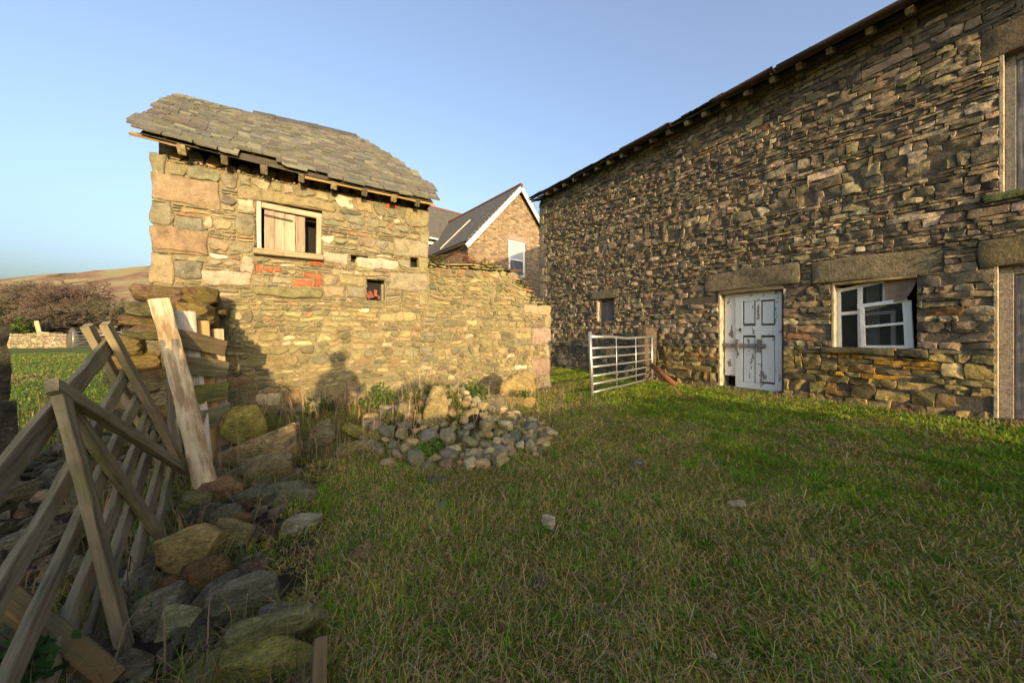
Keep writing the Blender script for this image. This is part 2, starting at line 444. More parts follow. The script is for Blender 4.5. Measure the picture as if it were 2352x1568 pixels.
# ------------------------------------------------------------------ stone masonry
def pack(u0, u1, v0, v1, blocked, wr, hr, rng, cu=.03, cv=.022, top=None, align=.6, big=.06):
    nu, nv = int(round((u1 - u0) / cu)), int(round((v1 - v0) / cv))
    occ = np.zeros((nv, nu), bool)
    for (a, b_, c, d) in blocked:
        i0, i1 = int(round((a - u0) / cu)), int(round((b_ - u0) / cu)); j0, j1 = int(round((c - v0) / cv)), int(round((d - v0) / cv))
        occ[max(j0, 0):max(j1, 0), max(i0, 0):max(i1, 0)] = True
    if top is not None:
        for i in range(nu):
            tj = int((top(u0 + (i + .5) * cu) - v0) / cv)
            occ[max(tj, 0):, i] = True
    out = []
    def layer(i0, i1, j0, j1):
        # one layer of stones between columns i0..i1, rows j0..j1
        i = i0
        while i < i1:
            bigf = 1.7 if rng.rand() < big else 1.0
            w = max(int(.055 / cu), int(rng.gamma(4, wr / 4) * bigf / cu), int((j1 - j0) * cv * 1.15 / cu))
            if i1 - (i + w) < max(int(.06 / cu), 2): w = i1 - i
            w = min(w, i1 - i)
            out.append((u0 + i * cu, u0 + (i + w) * cu, v0 + j0 * cv, v0 + j1 * cv))
            i += w
    j = 0
    while j < nv:
        H = max(2, int(rng.gamma(7, hr * 1.35 / 7) / cv))
        if nv - (j + H) < 2: H = nv - j
        H = min(H, nv - j)
        # free rows in this course, column by column
        band = occ[j:j + H]
        key = [tuple(col) for col in band.T.tolist()]
        i = 0
        while i < nu:
            k = i
            while k < nu and key[k] == key[i]: k += 1
            free = [not f for f in key[i]]
            r0 = 0
            while r0 < H:
                if not free[r0]: r0 += 1; continue
                r1 = r0
                while r1 < H and free[r1]: r1 += 1
                hgt = r1 - r0
                p = i
                while p < k:
                    q = min(k, p + max(4, int(rng.gamma(3, wr * .9) / cu)))
                    if k - q < 5: q = k
                    nl = 1 if hgt * cv < hr * .9 else (1 if rng.rand() < align else (2 if (hgt * cv < hr * 1.7 or rng.rand() < .6) else 3))
                    nl = min(nl, max(1, hgt // 2))
                    cuts = [0] + sorted(rng.choice(np.arange(1, hgt), nl - 1, replace=False).tolist()) + [hgt] if nl > 1 else [0, hgt]
                    for c0, c1 in zip(cuts[:-1], cuts[1:]): layer(p, q, j + r0 + c0, j + r0 + c1)
                    p = q
                r0 = r1
            i = k
        j += H
    return out

def stone_geo(rect, rng, cell, joint, relief, corner, depth=.10, proud=0.0, warp=None, facet=.22, edge=.018, rim=.016, wav=1.0):
    a, b_, c, d = rect
    w, h = b_ - a - joint, d - c - joint
    w = max(w, .012); h = max(h, .010)
    nx = int(np.clip(round(w / cell) + 2, 4, 16)); ny = int(np.clip(round(h / cell) + 2, 4, 9))
    rx, ry = min(rim / w, .16), min(rim / h, .16)
    s = np.concatenate([[-1], np.linspace(-1 + 2 * rx, 1 - 2 * rx, nx - 1), [1]]); t = np.concatenate([[-1], np.linspace(-1 + 2 * ry, 1 - 2 * ry, ny - 1), [1]])
    S, T = np.meshgrid(s, t, indexing='ij')
    x = S * w / 2 * (1 - corner * np.abs(T) ** 3 * (.6 + .8 * rng.rand()))
    y = T * h / 2 * (1 - corner * np.abs(S) ** 4 * (.6 + .8 * rng.rand()))
    ph = rng.rand(6) * 6.28
    em = min(.012, h * .14) * wav
    x = x + em * np.sin(T * 2.3 + ph[0] + S) * np.abs(S) ** 2
    y = y + em * np.sin(S * 2.6 + ph[1] + T * .7) * np.abs(T) ** 2 + em * .6 * np.sin(S * 6 + ph[2]) * np.abs(T) ** 2
    sk = rng.uniform(-.35, .35) * em * 3
    y = y + sk * S * T
    qs = []
    for k in range(5):
        g = rng.normal(0, facet, 2)
        qs.append(rng.uniform(0, relief) + g[0] * (x - rng.uniform(-.4, .4) * w) + g[1] * (y - rng.uniform(-.4, .4) * h))
    pl = np.minimum(np.maximum(np.minimum(qs[0], qs[1]), np.minimum(qs[2], qs[3])), qs[4] + relief * .6)
    pl = np.clip(pl, -relief * 1.4, relief)
    f1 = 2 * math.pi / rng.uniform(.10, .2)
    z = pl + relief * .28 * np.sin(x * f1 + ph[3]) * np.sin(y * f1 * 1.3 + ph[4]) + rng.normal(0, relief * .10, x.shape)
    e = ((np.abs(S) > .999) | (np.abs(T) > .999)) * 1.0
    e = e + .35 * np.maximum(np.abs(S), np.abs(T)) ** 10 * (1 - e)
    z = z - edge * e + proud
    U, Vv = x + (a + b_) / 2, y + (c + d) / 2
    if warp is not None:
        du, dv = warp(U, Vv); U = U + du; Vv = Vv + dv
    top = np.stack([U, Vv, z], -1).reshape(-1, 3)
    idx = np.arange((nx + 1) * (ny + 1)).reshape(nx + 1, ny + 1)
    Fq = np.stack([idx[:-1, :-1], idx[1:, :-1], idx[1:, 1:], idx[:-1, 1:]], -1).reshape(-1, 4)
    ring = np.concatenate([idx[:, 0], idx[-1, 1:], idx[-2::-1, -1], idx[0, -2:0:-1]])
    low = top[ring].copy()
    cu, cv = (a + b_) / 2, (c + d) / 2
    low[:, 2] = -depth
    n0 = len(top); k = len(ring); r2 = np.roll(np.arange(k), -1)
    Fs = np.stack([ring[r2], ring, n0 + np.arange(k), n0 + r2], -1)
    return np.vstack([top, low]), np.vstack([Fq, Fs])

def wall_stones(parent, rects, colors, mapper, mat, rng, cell, joint, relief, corner, keep=300, flip=False, explicit=None, **kw):
    """the stones that show largest become objects of their own, the rest one joined part"""
    items = []
    for r, c in zip(rects, colors):
        uc, vc = (r[0] + r[1]) / 2, (r[2] + r[3]) / 2
        p = mapper(np.array([[uc, vc, 0.0]]))[0]
        x, y, d = project(p)
        inv = 0 if (d > .3 and -60 < x < 2412 and -60 < y < 1628) else 1
        items.append((inv, -(r[1] - r[0]) * (r[3] - r[2]) / max(d, .3) ** 2, r, c))
    items.sort(key=lambda t: (t[0], t[1]))
    VV, FF, CC, off = [], [], [], 0
    for k, (inv, _, r, c) in enumerate(items):
        args = dict(kw)
        V, Fq = stone_geo(r, rng, cell, joint, relief, corner, **args)
        V = mapper(V)
        if flip: Fq = Fq[:, ::-1]
        if k < keep and not inv:
            o = mobj('stone', V, Fq, mat, parent, c, True)
            o.data.set_sharp_from_angle(angle=math.radians(24))
        else:
            VV.append(V); FF.append(Fq + off); CC.append(np.tile(c, (len(V), 1))); off += len(V)
    if VV:
        o = mobj('small_stones', np.vstack(VV), np.vstack(FF), mat, parent, np.vstack(CC), True)
        o.data.set_sharp_from_angle(angle=math.radians(24))
        o['kind'] = 'stuff'

def wall_cells(u0, u1, v0, v1, openings):
    us = sorted(set([u0, u1] + [x for o in openings for x in o[:2] if u0 < x < u1]))
    vs_ = sorted(set([v0, v1] + [x for o in openings for x in o[2:] if v0 < x < v1]))
    out = []
    for a, b_ in zip(us[:-1], us[1:]):
        run = None
        for c, d in zip(vs_[:-1], vs_[1:]):
            m_ = ((a + b_) / 2, (c + d) / 2)
            hole = any(o[0] < m_[0] < o[1] and o[2] < m_[1] < o[3] for o in openings)
            if hole:
                if run: out.append((a, b_, *run)); run = None
            else: run = (run[0], d) if run else (c, d)
        if run: out.append((a, b_, *run))
    return out

def pick(rng, table):
    w = np.array([t[0] for t in table]); k = rng.choice(len(table), p=w / w.sum())
    c = np.array(table[k][1]); return c * .94 * rng.uniform(.78, 1.22) * (1 + rng.normal(0, .04, 3))

# =================================================================== THE LONG BARN (right)
def bru(x0, y0, x1, y1):
    """photo rectangle -> (Y0, Y1, z0, z1) on the barn face"""
    xm, ym = (x0 + x1) / 2, (y0 + y1) / 2
    Ya, Yb = onX(x1, ym, XB).y, onX(x0, ym, XB).y
    return (Ya, Yb, onX(xm, y1, XB).z, onX(xm, y0, XB).z)
def bru2(x0, y0, x1, y1, X):
    xm, ym = (x0 + x1) / 2, (y0 + y1) / 2
    return (onX(x1, ym, X).y, onX(x0, ym, X).y, onX(xm, y1, X).z, onX(xm, y0, X).z)
Y_FAR, Y_NEAR = 9.62, -7.0
def eave_z(Y): return 5.38 + (Y - .4) * .040
barn = thing('stone_barn', 'long dark stone barn with raking light, slate eaves and boarded openings', 'barn', (XB, 2, 0))
rng = np.random.RandomState(3)
o_door = bru(1650, 662, 1798, 899)
o_win = bru(1910, 640, 2106, 799)
o_small = bru(1371, 686, 1409, 737)
yb = onX(2283, 780, XB).y
o_rdoor = (yb - 1.15, yb, .05, onX(2290, 612, XB).z)
yb2 = onX(2296, 300, XB).y
o_up = (yb2 - 1.25, yb2, onX(2312, 440, XB).z, onX(2312, 122, XB).z)
o_door = (o_door[0], o_door[1], .0, o_door[3])
OPEN = [o_door, o_win, o_small, o_rdoor, o_up]
wallp = None
V, Fs = [], []
for (a, b_, c, d) in wall_cells(Y_NEAR, Y_FAR - .03, -.3, 5.3, OPEN):
    n = len(V); V += boxv(XB + .014, XB + .55, a, b_, c, d); Fs += [tuple(n + i for i in f) for f in BOXF]
n = len(V); V += [(XB + .035, Y_NEAR, 5.3), (XB + .55, Y_NEAR, 5.3), (XB + .55, Y_FAR - .03, 5.3), (XB + .035, Y_FAR - .03, 5.3),
                  (XB + .035, Y_NEAR, eave_z(Y_NEAR) + .1), (XB + .55, Y_NEAR, eave_z(Y_NEAR) + .4), (XB + .55, Y_FAR - .03, eave_z(Y_FAR) + .4), (XB + .035, Y_FAR - .03, eave_z(Y_FAR) + .1)]
Fs += [tuple(n + i for i in f) for f in BOXF]
barn_wall = mobj('wall', V, Fs, M_MORTAR_D, barn)
V, Fs = [], []
XR = XB + 6.2
for bx_ in (boxv(XB + 11.9, XB + 12.4, Y_NEAR, Y_FAR, -.3, 5.5), boxv(XB + .55, XB + 11.9, Y_NEAR, Y_NEAR + .5, -.3, 5.5)):
    n = len(V); V += bx_; Fs += [tuple(n + i for i in f) for f in BOXF]
mobj('rear_wall', V, Fs, M_BARN, barn, (.15, .125, .09))
zf = eave_z(Y_FAR)
V = [(XB + .02, Y_FAR - .02, -.3), (XB + 12.4, Y_FAR - .02, -.3), (XB + 12.4, Y_FAR - .02, zf + .1), (XR, Y_FAR - .02, zf + 2.85), (XB + .02, Y_FAR - .02, zf + .1)]
V2 = [(a, b_ - .5, c) for a, b_, c in V]
mobj('gable_wall', V + V2, [(4, 3, 2, 1, 0), (5, 6, 7, 8, 9), (0, 1, 6, 5), (1, 2, 7, 6), (2, 3, 8, 7), (3, 4, 9, 8), (4, 0, 5, 9)], M_BARN, barn, (.2, .165, .115))

# dressed stones set by hand: lintels, jambs, sills
def hand_stone(parent, name, r, X, mat, c, depth=.25, proud=.02):
    rr = np.random.RandomState(int(abs(r[0] * 997 + r[2] * 313)) % 9999)
    V, Fq = stone_geo(r, rr, .04, .008, .022, .01, depth=depth, proud=proud, facet=.07, edge=.008, rim=.010, wav=.6)
    V = np.stack([X - V[:, 2], V[:, 0], V[:, 1]], -1)
    return mobj(name, V, Fq[:, ::-1], mat, parent, c, True)
lint_door = (bru(1620, 612, 1838, 664)[0], bru(1620, 612, 1838, 664)[1], o_door[3], o_door[3] + .37)
t_ = bru(1866, 560, 2166, 640); lint_win = (t_[0], t_[1], o_win[3], o_win[3] + .36)
t_ = bru(1357, 660, 1422, 686); lint_sm = (t_[0], t_[1], o_small[3], o_small[3] + .24)
t_ = onX(2246, 570, XB).y; lint_rd = (o_rdoor[0] - .3, t_, o_rdoor[3], o_rdoor[3] + .34)
t_ = onX(2250, 100, XB).y; lint_up = (o_up[0] - .3, t_, o_up[3], o_up[3] + .36)
LINT = [lint_door, lint_win, lint_sm, lint_rd, lint_up]
for r, c in zip(LINT, [(.165, .132, .082), (.185, .148, .088), (.165, .135, .088), (.15, .12, .062), (.175, .128, .075)]):
    hand_stone(barn, 'lintel', r, XB, M_BARN, c)
t_ = bru(1886, 799, 2056, 819); s1 = (t_[0], t_[1], o_win[2] - .10, o_win[2])
t_ = bru(2057, 799, 2122, 820); s2 = (o_win[0] - .1, t_[1], o_win[2] - .12, o_win[2] - .01)
hand_stone(barn, 'sill', s1, XB, M_BARN, (.11, .095, .05), .3, .055)
hand_stone(barn, 'sill', s2, XB, M_BARN, (.10, .085, .05), .3, .045)
s3 = (o_up[0], o_up[1] + .12, o_up[2] - .10, o_up[2]); hand_stone(barn, 'sill', s3, XB, M_BARN, (.13, .14, .05), .3, .08)
SILL = [s1, s2, s3]
for o, wj in ((o_door, .35), (o_win, .30), (o_small, .25), (o_rdoor, .25), (o_up, .25)):
    box('jamb', XB + .003, XB + wj, o[1] - .03, o[1] + .006, o[2], o[3], M_BARN, barn, (.42, .35, .235), .006)
# barn quoins at the far corner
QU = []
z = 0
k = 0
while z < 5.2:
    h = random.uniform(.22, .36); w = .42 if k % 2 else .24
    QU.append((Y_FAR - w, Y_FAR, z, z + h)); z += h; k += 1
for r in QU: hand_stone(barn_wall, 'quoin', r, XB, M_BARN, np.array((.25, .205, .14)) * random.uniform(.8, 1.2), .12, .012)

warpB = lambda U, V_: ((fbm(U * 1.3, V_ * 2.0, 21, 2) - .5) * .06, (fbm(U * .8, V_ * .9, 22, 2) - .5) * .06)
blk = OPEN + LINT + SILL + QU
def barn_pack(u0, u1):
    lo = pack(u0, u1, -.10, 2.3, blk, .26, .092, rng, .026, .019, top=None, big=.14, align=.8)
    hi = pack(u0, u1, 2.3, 5.70, blk, .23, .074, rng, .026, .019, top=lambda u: eave_z(u) + .02, big=.12, align=.76)
    return lo + hi
rects = barn_pack(-1.6, Y_FAR)
BT = [(4, (.165, .140, .100)), (3, (.205, .168, .115)), (1.8, (.28, .23, .15)), (.5, (.31, .25, .185)), (2.2, (.105, .095, .077)), (.2, (.19, .115, .07)), (.5, (.39, .335, .25))]
BAND = [(1, (.40, .34, .25)), (1, (.33, .27, .185)), (1, (.25, .21, .14))]
cols = []
for r in rects:
    yc, zc = (r[0] + r[1]) / 2, (r[2] + r[3]) / 2
    c = pick(rng, BAND if (vnoise2(yc * .35, zc * 7.0, 5) > .80 and r[3] - r[2] < .09 and rng.rand() < .75) else BT)
    if o_win[0] - .2 < yc < o_win[1] and .45 < zc < o_win[2] and rng.rand() < .6: c = np.array((.34, .20, .035)) * rng.uniform(.7, 1.1)
    elif zc < .8 and yc < 5: c = c * np.array((1.15, 1.1, .72))
    cols.append(c * np.array((1.2, 1.1, .95)))
def barn_map(V):
    return np.stack([XB - V[:, 2], V[:, 0], V[:, 1]], -1)
def warp_safe(U, V_):
    a, b_ = warpB(U, V_)
    # leave stones near openings, lintels and quoins where they are
    m_ = np.ones_like(U)
    for (p, q, r_, s_) in blk:
        dx = np.maximum(np.maximum(p - U, U - q), 0); dy = np.maximum(np.maximum(r_ - V_, V_ - s_), 0)
        m_ = np.minimum(m_, np.clip(np.hypot(dx, dy) / .5, 0, 1))
    return a * m_, b_ * m_
wall_stones(barn_wall, rects, cols, barn_map, M_BARN, rng, .034, .007, .021, .02, keep=300, flip=True, warp=warp_safe, facet=.26, edge=.006, rim=.007, wav=.55)

# barn roof: slab of slates, rafter ends, wall plate, rusty gutter
ROOF_P = math.radians(25)
XE = 6.80
roof_V = []
for Y in (Y_NEAR - .2, Y_FAR + .22):
    z = eave_z(Y) + .05
    for (x, dz) in ((XE, 0), (XR, (XR - XE) * math.tan(ROOF_P)), (XR + (XR - XE), 0)):
        roof_V += [(x, Y, z + dz + .03), (x, Y, z + dz)]
roof = mobj('roof', roof_V, [(0, 2, 8, 6), (2, 4, 10, 8), (1, 7, 9, 3), (3, 9, 11, 5), (0, 6, 7, 1), (4, 5, 11, 10), (0, 1, 3, 2), (2, 3, 5, 4), (6, 8, 9, 7), (8, 10, 11, 9)], M_SLATE, barn, (.07, .065, .06))
def slate_mesh(name, rr, th=.012):
    """a unit slate: x across -0.5..0.5, y up the slope 0..1, z thickness; ragged lower edge, chipped corners"""
    lo = []
    k = 5
    for i in range(k + 1):
        lo.append((-.5 + i / k, rr.uniform(0, .035) + (rr.uniform(.03, .12) if (i in (0, k) and rr.random() < .3) else 0)))
    pts = lo + [(.5 + rr.uniform(-.02, .02), 1.0), (-.5 + rr.uniform(-.02, .02), 1.0)]
    n = len(pts)
    V = [(x, y, 0) for x, y in pts] + [(x, y, th) for x, y in pts]
    Fs = [tuple(range(n))[::-1], tuple(range(n, 2 * n))] + [(i, (i + 1) % n, n + (i + 1) % n, n + i) for i in range(n)]
    return V, Fs
rr = random.Random(5)
SL = [slate_mesh('slate', rr) for _ in range(8)]
up = Vector((math.cos(ROOF_P), 0, math.sin(ROOF_P)))
def slate_matrix(p, across, upv, w, l, th=1.0):
    n = across.cross(upv).normalized()
    if n.z < 0: across = -across; n = -n
    return Matrix(((across.x * w, upv.x * l, n.x * th, p.x), (across.y * w, upv.y * l, n.y * th, p.y), (across.z * w, upv.z * l, n.z * th, p.z), (0, 0, 0, 1)))
slate_me = []
for (V, Fs) in SL:
    slate_me.append(mesh('slate', V, Fs, M_SLATE, (.075, .07, .065), False))
Y = -1.4
while Y < Y_FAR + .1:
    w = rr.uniform(.22, .42)
    o = bpy.data.objects.new('slate', rr.choice(slate_me))
    up2 = (up + Vector((0, rr.uniform(-.03, .03), rr.uniform(-.03, .04)))).normalized()
    link(o, roof, slate_matrix(Vector((XE - rr.uniform(.02, .09), Y + w / 2, eave_z(Y) + .045 + rr.uniform(-.006, .02))), Vector((0, -1, 0)), up2, w * .97, .45, 1.6))
    Y += w
Y = Y_FAR + .05
while Y > -1.5:
    z = eave_z(Y) - .03
    bar('rafter', (XE + .06, Y, z - .02), (XE + .8, Y + rr.uniform(-.02, .02), z - .02 + .74 * math.tan(ROOF_P)), .075, .085, M_WOODP, barn, (0, 0, 1), (.36, .27, .17) if rr.random() < .6 else (.25, .19, .12), .1, 2)
    Y -= rr.uniform(.36, .46)
bar('batten', (XE + .05, Y_FAR + .2, eave_z(Y_FAR) + .03), (XE + .05, -3, eave_z(-3) + .03), .05, .03, M_WOOD, barn, (0, 0, 1), (.10, .075, .055), .1, 14)
bar('wall_plate', (XB - .03, Y_FAR + .1, eave_z(Y_FAR) + .06), (XB - .03, -3, eave_z(-3) + .06), .10, .10, M_WOOD, barn, (0, 0, 1), (.09, .07, .05), .06, 14)
def gutter(Ya, Yb, drop):
    V, Fs = [], []
    segs = 10; k = 7
    for i in range(segs + 1):
        Y_ = Ya + (Yb - Ya) * i / segs
        for rad in (.062, .055):
            for j in range(k):
                t = math.pi + math.pi * j / (k - 1)
                V.append((XE - .07 + math.cos(t) * rad, Y_, eave_z(Y_) + .035 + drop * (i / segs) + math.sin(t) * rad))
    for i in range(segs):
        a = i * 2 * k; b_ = (i + 1) * 2 * k
        for j in range(k - 1):
            Fs.append((a + j, a + j + 1, b_ + j + 1, b_ + j)); Fs.append((a + k + j, b_ + k + j, b_ + k + j + 1, a + k + j + 1))
        Fs.append((a, b_, b_ + k, a + k)); Fs.append((a + k - 1, a + 2 * k - 1, b_ + 2 * k - 1, b_ + k - 1))
    for e in (0, segs * 2 * k):
        for j in range(k - 1): Fs.append((e + j, e + k + j, e + k + j + 1, e + j + 1))
    g = mobj('gutter', V, Fs, M_GUT, barn, None, True)
    for s in np.linspace(.08, .95, 4):
        Y_ = Ya + (Yb - Ya) * s
        tube('bracket', [(XE - .13, Y_, eave_z(Y_) + .05), (XE - .07, Y_, eave_z(Y_) - .04), (XE - .01, Y_, eave_z(Y_) + .03), (XE + .1, Y_, eave_z(Y_) + .06)], .008, M_RUST, g, k=5)
gutter(onX(1790, 160, XE).y, -3, .0)
gutter(onX(1655, 235, XE).y + .1, onX(1790, 160, XE).y + .05, .02)
gutter(onX(1470, 335, XE).y + .5, onX(1545, 300, XE).y, .0)

# ---- the peeling white door
XD = XB + .14
door = mobj('door', boxv(XD + .03, XD + .05, o_door[0] + .02, bru2(1690, 700, 1700, 720, XD)[1], .06, o_door[3] - .06), BOXF, M_WOODG, barn, (.15, .115, .085))
def dpart(name, x0, y0, x1, y1, lo, hi, mat=M_PEEL, c=(.7, .7, .66), par=None):
    r = bru2(x0, y0, x1, y1, XD); return box(name, XD - hi, XD - lo, r[0], r[1], r[2], r[3], mat, par or door, c, .004)
dpart('plank', 1664, 676, 1689, 862, -.05, -.005)
dpart('stile', 1690, 664, 1706, 896, -.03, .02)
dpart('stile', 1736, 691, 1748, 879, -.03, .017)
dpart('stile', 1781, 668, 1797, 898, -.03, .02)
dpart('rail', 1706, 665, 1781, 690, -.03, .016)
dpart('rail', 1706, 748, 1781, 770, -.03, .016)
dpart('rail', 1706, 880, 1781, 897, -.03, .016)
for (x0, x1) in ((1706, 1736), (1748, 1781)):
    dpart('panel', x0 + 3.5, 692, x1 - 3.5, 743, -.03, .004)
    dpart('panel', x0 + 2.5, 775, x1 - 2.5, 877, -.03, .004)
lb = dpart('latch_bar', 1655, 789, 1762, 797, .03, .055, M_WOODG, (.19, .165, .15))
dpart('bracket', 1692, 779, 1699, 806, .021, .065, M_WOODG, (.17, .15, .135), lb)
dpart('bracket', 1742, 779, 1749, 808, .018, .065, M_WOODG, (.17, .15, .135), lb)
kp = onX(1703, 757, XD - .02)
tube('knob', [kp, kp + Vector((-.03, 0, 0)), kp + Vector((-.05, 0, 0))], .012, M_IRON, door, r1=.028)
box('threshold', XB - .06, XB + .3, o_door[0] - .05, o_door[1] + .05, -.1, .045, M_BARN, barn, (.12, .10, .07), .02)
bar('lintel_beam', (XB + .10, o_door[0], o_door[3] - .035), (XB + .10, o_door[1], o_door[3] - .03), .07, .2, M_WOOD, barn, (1, 0, 0), (.2, .15, .085))

# ---- the broken window
XWN = XB + .16
wf = mobj('window', boxv(XWN + .45, XWN + .46, o_win[0] - .2, o_win[1] + .2, o_win[2] - .2, o_win[3] + .2), BOXF, M_INT_SHADE, barn)  # near-black sheet painting the unlit room behind the sashes
def wbar(name, p, q, w, par, X=XWN, t=.045, mat=M_WHITE, c=(.7, .7, .68)):
    return bar(name, onX(p[0], p[1], X), onX(q[0], q[1], X), w, t, mat, par, (1, 0, 0), c, .04, 3)
sash = wbar('frame', (1925, 663), (1928, 798), .06, wf)
wbar('sash_bar', (1922, 669), (2035, 645), .05, wf)
wbar('sash_bar', (1976, 657), (1977, 798), .055, wf)
wbar('sash_bar', (1927, 721), (1975, 717), .05, wf)
wbar('sash_bar', (2034, 645), (2034, 700), .05, wf)
wbar('sash_bar', (1977, 714), (2036, 700), .04, wf)
X2 = XWN - .05
s2_ = wbar('frame', (1970, 704), (2084, 689), .055, wf, X2)
wbar('sash_bar', (1980, 704), (1984, 798), .05, wf, X2)
wbar('sash_bar', (2083, 690), (2089, 799), .085, wf, X2)
wbar('sash_bar', (1978, 797), (2090, 797), .05, wf, X2)
wbar('sash_bar', (1984, 751), (2080, 742), .035, wf, X2)
wbar('sash_bar', (2052, 712), (2053, 796), .05, wf, XWN + .14)
wbar('sash_bar', (1985, 722), (2052, 716), .05, wf, XWN + .14)
def quad_pane(pts, X, parent):
    V = [onX(x, y, X) for x, y in pts]; V2 = [v + Vector((.004, 0, 0)) for v in V]
    return mobj('pane', V + V2, [(0, 1, 2, 3), (7, 6, 5, 4), (0, 4, 5, 1), (1, 5, 6, 2), (2, 6, 7, 3), (3, 7, 4, 0)], M_GLASS, parent)
quad_pane([(1928, 669), (1973, 660), (1973, 717), (1928, 721)], XWN, wf)
quad_pane([(1929, 723), (1975, 719), (1975, 796), (1930, 796)], XWN, wf)
quad_pane([(1979, 657), (2032, 648), (2032, 700), (1979, 712)], XWN, wf)
quad_pane([(1984, 706), (2080, 692), (2081, 741), (1985, 750)], X2, wf)
quad_pane([(1985, 753), (2080, 744), (2083, 795), (1985, 795)], X2, wf)
# pale curtain rag behind the glass
V, Fs = [], []
for i in range(13):
    s = i / 12
    for j, y in enumerate((650, 720, 797)):
        p = onX(1990 + 30 * s, y, XWN + .25); V.append((p.x + .025 * math.sin(s * 19 + j), p.y, p.z))
for i in range(12):
    for j in range(2): Fs.append((i * 3 + j, i * 3 + j + 1, i * 3 + j + 4, i * 3 + j + 3))
mobj('curtain', V, Fs, M_CURT, wf, None, True)
# sagging hardboard sheet hanging from the lintel
V, Fs = [], []
TL, TR, BL, BR = (2033, 643), (2106, 626), (2034, 697), (2076, 690)
for th in (0, .006):
    for i in range(9):
        s = i / 8
        for j in range(7):
            t = j / 6
            xr = TR[0] + (BR[0] - TR[0]) * t ** 2.2; yr = TR[1] + (BR[1] - TR[1]) * t
            xl, yl = TL[0], TL[1] + (BL[1] - TL[1]) * t
            p = onX(xl + (xr - xl) * s, yl + (yr - yl) * s, XB + .10 - .10 * t * s + .03 * math.sin(s * 3) * t + th)
            V.append(p)
for k in (0, 63):
    for i in range(8):
        for j in range(6):
            q = (k + i * 7 + j, k + i * 7 + j + 1, k + i * 7 + j + 8, k + i * 7 + j + 7)
            Fs.append(q if k else q[::-1])
ring = [i * 7 for i in range(9)] + [56 + j for j in range(1, 7)] + [i * 7 + 6 for i in range(7, -1, -1)] + [j for j in range(5, 0, -1)]
for a, b_ in zip(ring, ring[1:] + ring[:1]): Fs.append((a, b_, b_ + 63, a + 63))
mobj('hanging_board', V, Fs, M_CLOTH, wf, None, True)
bar('head_beam', (XB + .12, o_win[0], o_win[3] - .02), (XB + .12, o_win[1], o_win[3] - .02), .04, .25, M_WOODP, barn, (1, 0, 0), (.30, .21, .10))

# ---- small shutter, near door, upper hatch
def boarded(name, o, X, k, c, frame=.07, fc=(.33, .28, .22)):
    d = mobj(name, boxv(X + .03, X + .05, o[0], o[1], o[2], o[3]), BOXF, M_INT_SHADE, barn)  # near-black backing painting the shade between the boards
    if frame:
        f = frame
        box('frame', X - .03, X + .045, o[1] - .032 - f, o[1] - .032, o[2], o[3], M_WOODG, d, fc)
        box('frame', X - .028, X + .045, o[0], o[1] - .032 - f, o[3] - f, o[3], M_WOODG, d, fc)
        a, b_, z1 = o[0], o[1] - .035 - f, o[3] - f
    else: a, b_, z1 = o[0], o[1] - .032, o[3]
    w = (b_ - a) / k
    for i in range(k):
        cc = np.array(c) * random.uniform(.8, 1.2)
        bar('board', (X + .012 + random.uniform(-.004, .004), a + (i + .5) * w, o[2] + .012), (X + .012, a + (i + .5) * w, z1 - .004), w * .97, .024, M_WOODG, d, (1, 0, 0), cc, .02, 5)
    return d
boarded('shutter', o_small, XB + .14, 3, (.17, .155, .15), 0)
rd = boarded('door', o_rdoor, XB + .13, 7, (.155, .14, .135), .10, (.30, .25, .19))
uh = boarded('shutter', o_up, XB + .15, 8, (.185, .175, .175), .075, (.22, .20, .18))

# =================================================================== THE SMALL STONE OUTBUILDING
def fru(x0, y0, x1, y1, Y=YW):
    xm, ym = (x0 + x1) / 2, (y0 + y1) / 2
    return (onY(x0, ym, Y).x, onY(x1, ym, Y).x, onY(xm, y1, Y).z, onY(xm, y0, Y).z)
X0S, X1S = onY(345, 500, YW).x, onY(985, 550, YW).x
shed = thing('stone_outbuilding', 'small ruinous stone outbuilding with sagging slate roof and half shuttered window', 'outbuilding', ((X0S + X1S) / 2, YW + 1.2, 0))
WT = 3.13
o_sw = fru(587, 470, 740, 578)
o_h1 = fru(842, 642, 884, 690)
o_h2 = fru(806, 586, 846, 603)
o_h3 = fru(943, 592, 966, 614)
SOPEN = [o_sw, o_h1, o_h2, o_h3]
V, Fs = [], []
for (a, b_, c, d) in wall_cells(X0S + .02, X1S - .02, -.2, WT - .02, SOPEN):
    n = len(V); V += boxv(a, b_, YW + .016, YW + .42, c, d); Fs += [tuple(n + i for i in f) for f in BOXF]
shed_wall = mobj('wall', V, Fs, M_MORTAR_L, shed)
V, Fs = [], []
for bx_ in (boxv(X0S + .01, X0S + .4, YW + .42, YW + 2.5, -.2, WT), boxv(X1S - .4, X1S - .01, YW + .42, YW + 2.5, -.2, WT), boxv(X0S + .4, X1S - .4, YW + 2.1, YW + 2.5, -.2, WT)):
    n = len(V); V += bx_; Fs += [tuple(n + i for i in f) for f in BOXF]
mobj('rear_wall', V, Fs, M_SHED, shed, (.26, .21, .13))
